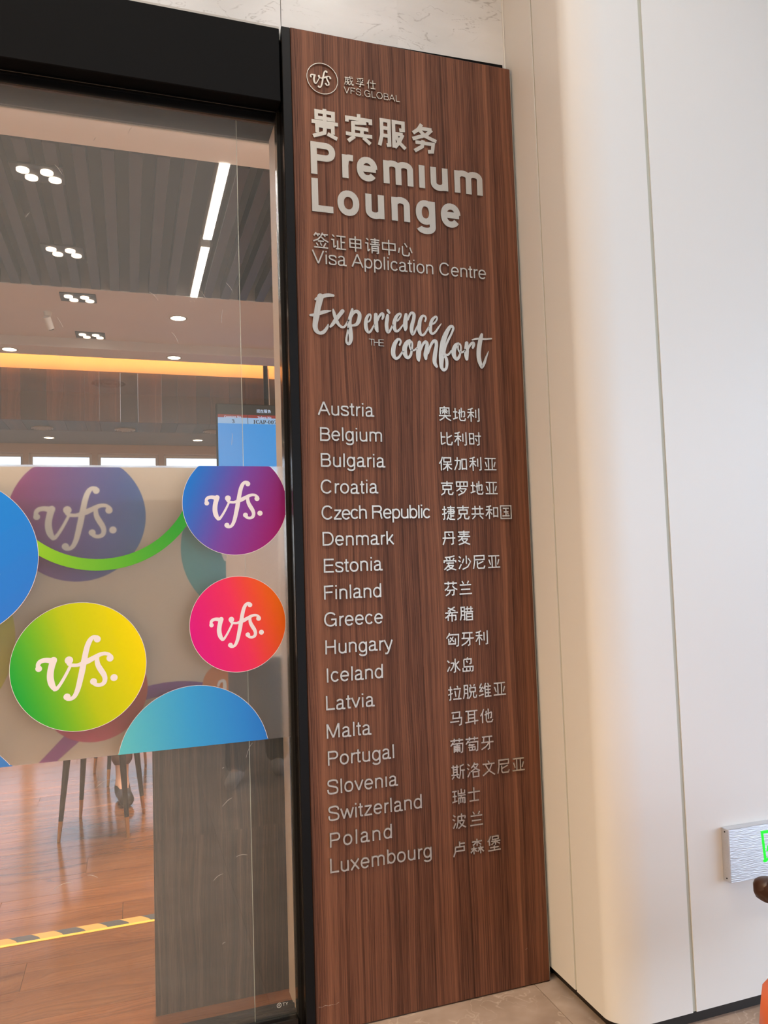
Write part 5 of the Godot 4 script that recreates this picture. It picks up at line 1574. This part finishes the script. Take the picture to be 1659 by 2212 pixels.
func figure(called, label, at, turn, j, skin, top_m, leg_m, shoe_m, hair_m, flare):
	var o = thing(called, label, "person", at, turn)
	var st = start()
	var body = [bone(j.hip_l, 0.085, j.knee_l, 0.052), bone(j.knee_l, 0.050, j.ankle_l, 0.034), bone(j.hip_r, 0.085, j.knee_r, 0.052), bone(j.knee_r, 0.050, j.ankle_r, 0.034),
		bone(j.hip_l, 0.085, j.hip_r, 0.085), bone(j.pelvis, 0.095, j.waist, 0.090), bone(j.waist, 0.090, j.chest, 0.105), bone(j.sh_l, 0.06, j.sh_r, 0.06), bone(j.chest, 0.098, j.neck, 0.048),
		bone(j.neck, 0.048, j.head + Vector3(0, -0.05, 0.01), 0.046), bone(j.sh_l, 0.048, j.el_l, 0.036), bone(j.el_l, 0.036, j.wr_l, 0.025), bone(j.sh_r, 0.048, j.el_r, 0.036), bone(j.el_r, 0.036, j.wr_r, 0.025),
		bone(j.ankle_l, 0.032, j.toe_l, 0.026), bone(j.ankle_r, 0.032, j.toe_r, 0.026)]
	flesh(st, body, 0.014, 0.03)
	flesh(st, head_bones(j.head), 0.006, 0.018)
	for s in ["l", "r"]:
		var w = j["wr_" + s]
		var d = (w - j["el_" + s]).normalized()
		var side = Vector3(0, 0, -1) if absf(d.y) > 0.5 else Vector3(-1 if s == "r" else 1, 0, 0)
		side = (side - d * side.dot(d)).normalized()
		flesh(st, hand_bones(w, d, side, d.cross(side) * (1.0 if s == "l" else -1.0)), 0.005, 0.008)
	put(st.commit(), skin, "body", o)
	face(o, j.head)
	var tr = start()
	flesh(tr, [bone(j.hip_l, 0.088, j.knee_l, 0.064), bone(j.knee_l, 0.066, j.ankle_l.lerp(j.knee_l, j.hem), flare), bone(j.hip_r, 0.088, j.knee_r, 0.064), bone(j.knee_r, 0.066, j.ankle_r.lerp(j.knee_r, j.hem), flare), bone(j.hip_l, 0.094, j.hip_r, 0.094), bone(j.pelvis, 0.104, j.waist, 0.098)], 0.014, 0.03)
	put(tr.commit(), leg_m, "trousers", o)
	var tp = start()
	flesh(tp, [bone(j.pelvis.lerp(j.waist, 0.2), 0.112, j.waist, 0.104), bone(j.waist, 0.104, j.chest, 0.116), bone(j.sh_l, 0.062, j.sh_r, 0.062), bone(j.sh_l, 0.056, j.el_l, 0.045), bone(j.el_l, 0.045, j.wr_l.lerp(j.el_l, 0.12), 0.034), bone(j.sh_r, 0.056, j.el_r, 0.045), bone(j.el_r, 0.045, j.wr_r.lerp(j.el_r, 0.12), 0.034)], 0.014, 0.03)
	put(tp.commit(), top_m, "jacket", o)
	for s in ["l", "r"]:
		var sh = start()
		var an = j["ankle_" + s]
		var to = j["toe_" + s]
		var heel = an + (an - to).normalized() * 0.035
		heel.y = to.y
		flesh(sh, [bone(heel + Vector3(0, 0.005, 0), 0.036, to, 0.036), bone(heel.lerp(to, 0.15) + Vector3(0, 0.03, 0), 0.036, to + Vector3(0, -0.002, 0), 0.034), bone(an + Vector3(0, -0.005, 0), 0.040, heel.lerp(to, 0.3) + Vector3(0, 0.02, 0), 0.038)], 0.008, 0.02)
		put(sh.commit(), shoe_m, "shoe", o)
	var hr = start()
	var c = j.head
	flesh(hr, [bone(c + Vector3(0, 0.050, 0.022), 0.084, c + Vector3(0, 0.062, -0.012), 0.070), bone(c + Vector3(-0.045, 0.01, 0.045), 0.056, c + Vector3(-0.052, -0.06, 0.04), 0.034), bone(c + Vector3(0.045, 0.01, 0.045), 0.056, c + Vector3(0.052, -0.06, 0.04), 0.034), bone(c + Vector3(0, 0.0, 0.06), 0.06, c + Vector3(0, -0.07, 0.055), 0.042)], 0.009, 0.02)
	put(hr.commit(), hair_m, "hair", o)
	return o

func people():
	var skin = mat(Color(0.78, 0.58, 0.46), 0.5)
	var hair = mat(Color(0.06, 0.05, 0.045), 0.45)
	# in the lobby, out of frame: the glass mirrors the legs
	var j = {"hip_l": Vector3(-0.09, 0.84, 0.0), "hip_r": Vector3(0.09, 0.84, 0.0), "knee_l": Vector3(-0.10, 0.46, -0.10), "knee_r": Vector3(0.11, 0.45, 0.02), "ankle_l": Vector3(-0.11, 0.085, -0.10), "ankle_r": Vector3(0.12, 0.085, 0.16),
		"toe_l": Vector3(-0.13, 0.038, -0.26), "toe_r": Vector3(0.135, 0.038, 0.01), "pelvis": Vector3(0, 0.88, 0), "waist": Vector3(0, 1.03, 0), "chest": Vector3(0, 1.20, 0), "neck": Vector3(0, 1.36, 0), "head": Vector3(0, 1.475, -0.02),
		"sh_l": Vector3(-0.165, 1.31, 0), "sh_r": Vector3(0.165, 1.31, 0), "el_l": Vector3(-0.24, 1.06, 0.03), "el_r": Vector3(0.24, 1.06, 0.03), "wr_l": Vector3(-0.26, 0.84, -0.06), "wr_r": Vector3(0.26, 0.84, -0.06), "hem": 0.10}
	figure("person", "person in dark olive wide trousers and white sneakers mirrored in the glass", Vector3(0.26, 0, 2.60), 0.25, j, skin, mat(Color(0.22, 0.22, 0.24), 0.9), mat(Color(0.17, 0.155, 0.125), 0.9), mat(Color(0.80, 0.78, 0.78), 0.6), hair, 0.075)
	# seated in the lounge, legs showing under the film
	var s = {"hip_l": Vector3(-0.09, 0.59, 0.0), "hip_r": Vector3(0.09, 0.59, 0.0), "knee_l": Vector3(-0.14, 0.53, -0.40), "knee_r": Vector3(0.13, 0.52, -0.40), "ankle_l": Vector3(-0.19, 0.085, -0.34), "ankle_r": Vector3(0.16, 0.085, -0.52),
		"toe_l": Vector3(-0.30, 0.038, -0.42), "toe_r": Vector3(0.17, 0.038, -0.66), "pelvis": Vector3(0, 0.60, 0.02), "waist": Vector3(0, 0.76, 0.04), "chest": Vector3(0, 0.93, 0.03), "neck": Vector3(0, 1.09, 0.02), "head": Vector3(0, 1.205, -0.01),
		"sh_l": Vector3(-0.165, 1.04, 0.02), "sh_r": Vector3(0.165, 1.04, 0.02), "el_l": Vector3(-0.22, 0.80, -0.02), "el_r": Vector3(0.22, 0.80, -0.02), "wr_l": Vector3(-0.13, 0.68, -0.22), "wr_r": Vector3(0.13, 0.68, -0.22), "hem": 0.35}
	figure("person", "person seated in the lounge with bare shins showing under the frosted film", Vector3(-0.52, 0.0, -3.12), PI + 0.25, s, skin, mat(Color(0.50, 0.42, 0.36), 0.9), mat(Color(0.36, 0.22, 0.15), 0.9), mat(Color(0.09, 0.07, 0.06), 0.5), hair, 0.06)
